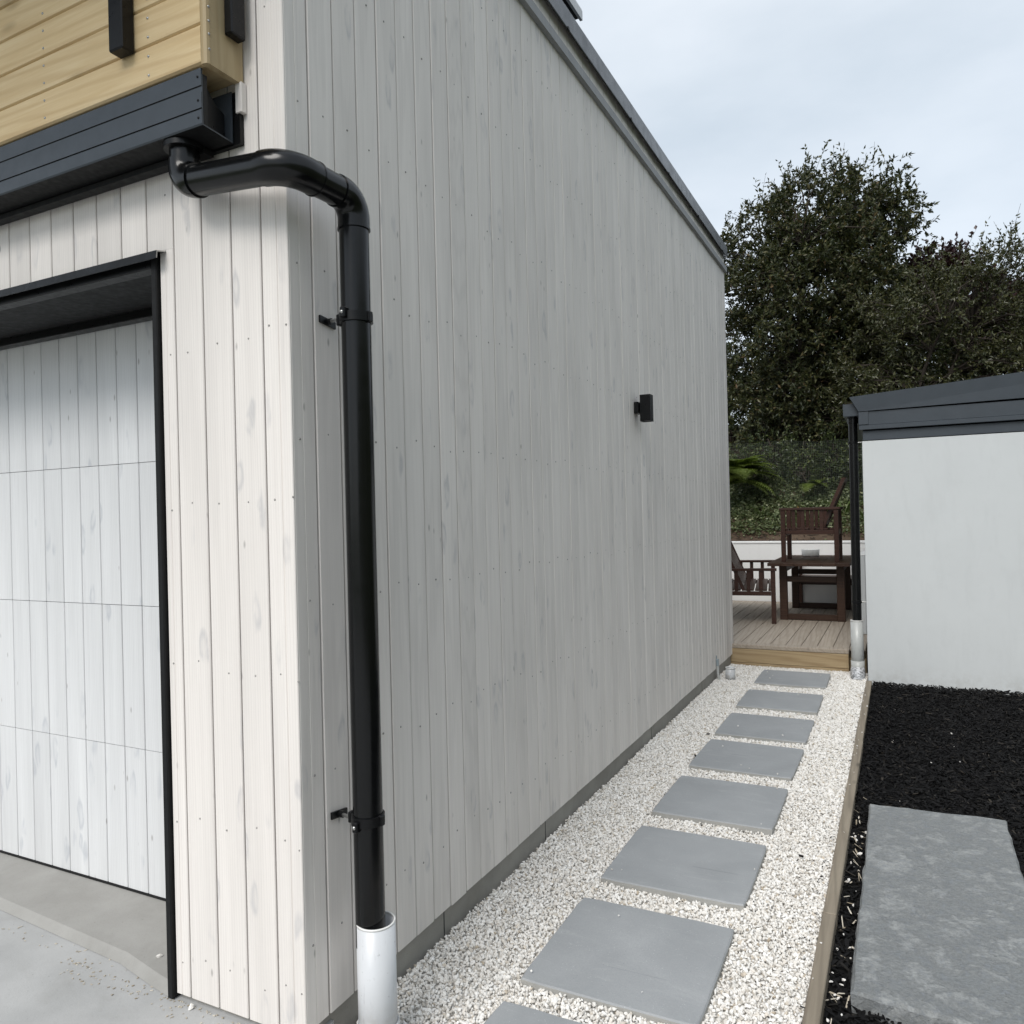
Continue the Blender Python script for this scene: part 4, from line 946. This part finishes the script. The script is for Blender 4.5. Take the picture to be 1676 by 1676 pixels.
tree('camellia_tree', 'large dark glossy-leaved tree rising behind the deck, sky showing through its crown', (-1.35, 13.9, bz(-1.35, 13.9)),
     [(-1.55, 13.7, 4.6, 1.25, 1.2, 1.75), (-.55, 13.8, 4.9, 1.05, 1.1, 1.65), (-2.15, 13.8, 5.5, .75, .9, 1.05), (-1.35, 13.8, 6.2, .95, .8, .75), (-.75, 13.9, 6.6, .45, .5, .62), (-.1, 13.9, 6.1, .65, .6, .75), (-2.4, 13.8, 6.1, .42, .5, .5), (-1.3, 13.6, 3.2, 1.5, 1.0, .75)],
     520, 11, 16, .080, 'leaf_camellia', .10, 'trees beyond the deck', 90)
tree('leafy_tree', 'lighter olive-green tree standing right of the dark tree above the white building', (.25, 12.9, bz(.25, 12.9)),
     [(.15, 12.8, 4.1, .85, .8, .85), (-.05, 12.8, 3.2, .85, .75, .7), (1.1, 13.0, 4.3, .9, .8, 1.0), (1.2, 12.9, 3.2, 1.0, .7, .8)], 260, 9, 15, .062, 'leaf_light', .07, 'trees beyond the deck', 12)
tree('purple_tree', 'purple-leaved tree at the right edge behind the olive-green tree', (.9, 15.2, bz(.9, 15.2)),
     [(.85, 15.2, 5.0, .8, .8, .8), (.35, 15.1, 5.0, .5, .6, .6), (1.6, 15.2, 4.4, 1.0, .8, .8)], 190, 8, 13, .10, 'leaf_purple', .08, 'trees beyond the deck', 10, wr=.62)
for i, (x, y, lab, ww) in enumerate(((-2.6, 14.6, 'dark evergreen shrub behind the mesh fence nearest the house wall', 1.0), (-.9, 14.9, 'dark evergreen shrub behind the mesh fence below the large tree', 1.1), (.6, 14.4, 'dark evergreen shrub behind the mesh fence beside the white building', 1.1), (-4.0, 14.8, 'dark evergreen shrub hidden mostly by the house', 1.0))):
    z = bz(x, y)
    tree('shrub', lab, (x, y, z), [(x, y, z + .75, ww, .7, .8), (x + .3, y + .2, z + 1.3, ww * .8, .6, .7)], 130, 8, 12, .085, 'leaf_dark', .04, 'shrubs under the trees', 0, 2, cat='shrub')
for (x, y, lab) in ((-2.05, 13.0, 'leafy green bush on the bank behind the mesh fence, left'), (-1.15, 12.95, 'leafy green bush on the bank behind the mesh fence, centre'), (-.35, 12.9, 'leafy green bush on the bank behind the mesh fence, right')):
    z = bz(x, y)
    tree('bush', lab, (x, y, z), [(x, y, z + .28, .55, .3, .32), (x + .2, y + .1, z + .55, .4, .25, .28)], 55, 7, 11, .06, 'leaf_dark', .02, 'bushes along the fence', 0, 2, cat='bush')

# ground cover on the bank
n = 52000; X = rng.uniform(-3.6, .6, n); Y = 11.42 + rng.random(n) ** .9 * 2.5
den = .5 + .5 * np.sin(X * 3.1 + 1.7 * np.sin(Y * 2.7)) * np.cos(Y * 3.3 + X); front = np.clip((Y - 11.58 - .07 * np.sin(X * 4)) / .12, 0, 1)
kp = rng.random(n) < (.45 + .55 * den) * (front * .985 + .015); X, Y = X[kp], Y[kp]; n = len(X)
Z = bank_z(X, Y) + rng.uniform(.0, .11, n)
D = unit(np.stack([rng.normal(0, 1, n), rng.normal(-.25, 1, n), rng.normal(.25, .4, n)], 1))
V, Fc = leaves(np.stack([X, Y, Z], 1), D, rng.uniform(.024, .060, n), .85, .15, .6)
tag(put('ground_cover', bigmesh('ground_cover', V, Fc, 'leaf_ivy')), 'small-leaved ivy-like ground cover spread over the brown earth bank', 'ground cover', None, 'stuff')
n = 420; X = rng.uniform(-3.4, .4, n); Y = rng.uniform(11.36, 12.2, n); v, f = chips(np.stack([X, Y, bank_z(X, Y) + .01], 1), rng.uniform(.03, .16, n), rng.uniform(.004, .012, n), rng.uniform(.003, .008, n), .25)
tag(put('twig_litter', bigmesh('twig_litter', v, f, 'bark')), 'dry twigs and bark litter on the earth bank', 'litter', None, 'stuff')

def fern(label, c, nf, length, lean=0.0, arcdir=None, seed=1):
    o = root('fern', c, label, 'fern', 'ferns on the bank'); r = random.Random(seed)
    mbs = MB(); 
    for i in range(nf):
        a = (arcdir + r.uniform(-1.1, 1.1)) if arcdir is not None else 2 * math.pi * i / nf + r.uniform(-.3, .3)
        L_ = length * r.uniform(.75, 1.1); pts = []; el = r.uniform(.35, 1.2)
        p = Vector(c); h = Vector((math.cos(a), math.sin(a), 0)); ns = 24
        for k in range(ns + 1):
            pts.append(p.copy()); e = el - 1.55 * (k / ns) ** 1.25; p = p + (h * math.cos(e) + Vector((0, 0, math.sin(e)))) * L_ / ns
        mbs.tube(pts, [.006 * (1 - .8 * k / ns) for k in range(ns + 1)], 4, False)
        PP, DD, SS = [], [], []
        for k in range(3, ns + 1):
            t = (pts[k] - pts[k - 1]).normalized(); sd_ = t.cross(Vector((0, 0, 1))).normalized(); wl_ = L_ * .36 * math.sin(math.pi * min(1, .12 + .88 * k / ns) ** .8)
            for s_ in (-1, 1):
                dr_ = (sd_ * s_ + t * .45 + Vector((0, 0, -.12))).normalized(); q = pts[k]
                for j in range(9):
                    qq = q + dr_ * wl_ * (j / 9)
                    for s2 in (-1, 1):
                        PP.append(qq); DD.append((t * s2 + dr_ * .5).normalized()); SS.append(max(.010, wl_ * .26 * (1 - j / 10)))
        V, Fc = leaves(np.array([tuple(x) for x in PP]), np.array([tuple(x) for x in DD]), np.array(SS), .62, .1, .85)
        put('frond', bigmesh('frond', V, Fc, 'leaf_fern'), o)
    mbs.build('stalk', 'leaf_fern', o)
fern('bright green fern arching out beside the end of the house wall', (-2.42, 12.28, bz(-2.42, 12.28) + .38), 22, .92, 0, R(-25), 3)
fern('small dull green fern in the middle of the bank behind the mesh', (-1.20, 12.66, bz(-1.20, 12.66) + .22), 6, .42, 0, R(-60), 8)
def straps(label, c, n_, length, seed):
    o = root('strappy_plant', c, label, 'plant', 'strap-leaved plants on the bank'); r = random.Random(seed)
    for i in range(n_):
        a = r.uniform(0, 2 * math.pi); h = Vector((math.cos(a), math.sin(a), 0)); s_ = Vector((-h.y, h.x, 0)); p = Vector(c) + h * .02; el = r.uniform(.9, 1.4); L_ = length * r.uniform(.6, 1.1); vs = []
        for k in range(8):
            w_ = .011 * (1 - (k / 7) ** 2) + .001; vs += [p - s_ * w_, p + Vector((0, 0, -w_ * .5)), p + s_ * w_]; e = el - 1.5 * (k / 7) ** 1.3; p = p + (h * math.cos(e) + Vector((0, 0, math.sin(e)))) * L_ / 7
        mb = MB(); mb.add(vs, [(k * 3 + j, k * 3 + j + 1, k * 3 + j + 4, k * 3 + j + 3) for k in range(7) for j in (0, 1)], True); mb.build('leaf', 'leaf_strap', o)
straps('strap-leaved plant on the bank above the chair on the table', (-.72, 12.1, bz(-.72, 12.1)), 18, .48, 2)
straps('strap-leaved plant on the bank right beside the far downpipe', (-.42, 11.95, bz(-.42, 11.95)), 14, .50, 5)
straps('strap-leaved plant on the bank right of the bright fern', (-1.85, 12.0, bz(-1.85, 12.0)), 13, .40, 7)

# wire mesh fence on the bank
FYY = 12.42
fe = root('mesh_fence', (-1.4, FYY, 1.6), 'fine green-grey wire mesh fence standing on the planted bank', 'fence')
X = np.arange(-3.4, 1.0, .026); Zr = np.arange(0, 1.02, .026); t = .0008
def sag(x): return 2.50 + .02 * np.sin(x * 2.3) + .012 * np.sin(x * 7)
mb = MB()
for x in X:
    zt = float(sag(x)); mb.add([(x + a, FYY + b, z) for z in (zt - 1.0, zt) for a, b in ((-t, 0), (0, -t), (t, 0), (0, t))], [(k, (k + 1) % 4, 4 + (k + 1) % 4, 4 + k) for k in range(4)])
for dz in Zr:
    vs = []; xs_ = np.linspace(-3.4, 1.0, 45)
    for x in xs_: z = float(sag(x)) - dz; vs += [(x, FYY - .004 + b, z + a) for a, b in ((-t, 0), (0, -t), (t, 0), (0, t))]
    mb.add(vs, [(i * 4 + k, i * 4 + (k + 1) % 4, i * 4 + 4 + (k + 1) % 4, i * 4 + 4 + k) for i in range(44) for k in range(4)])
tag(mb.build('wire', 'wire_green', fe), kind='stuff')
for x in (-3.2, -.46, .9): MB().tube([(x, FYY + .02, 1.3), (x, FYY + .02, 2.56)], .016, 8).build('post', 'wire_green', fe)
DLV, DLF = leaves(np.array([[0., 0, 0], [.02, .01, .01]]), unit(np.array([[1., -.3, .3], [-.4, -.6, .5]])), np.array([.10, .08]), .7, .3, .3)
tag(put('dead_leaf', bigmesh('dead_leaf', DLV, DLF, 'dead_leaf'), None, (-1.33, 12.05, bz(-1.33, 12.05) + .12)), 'dry orange leaf caught on the bank below the mesh', 'leaf')
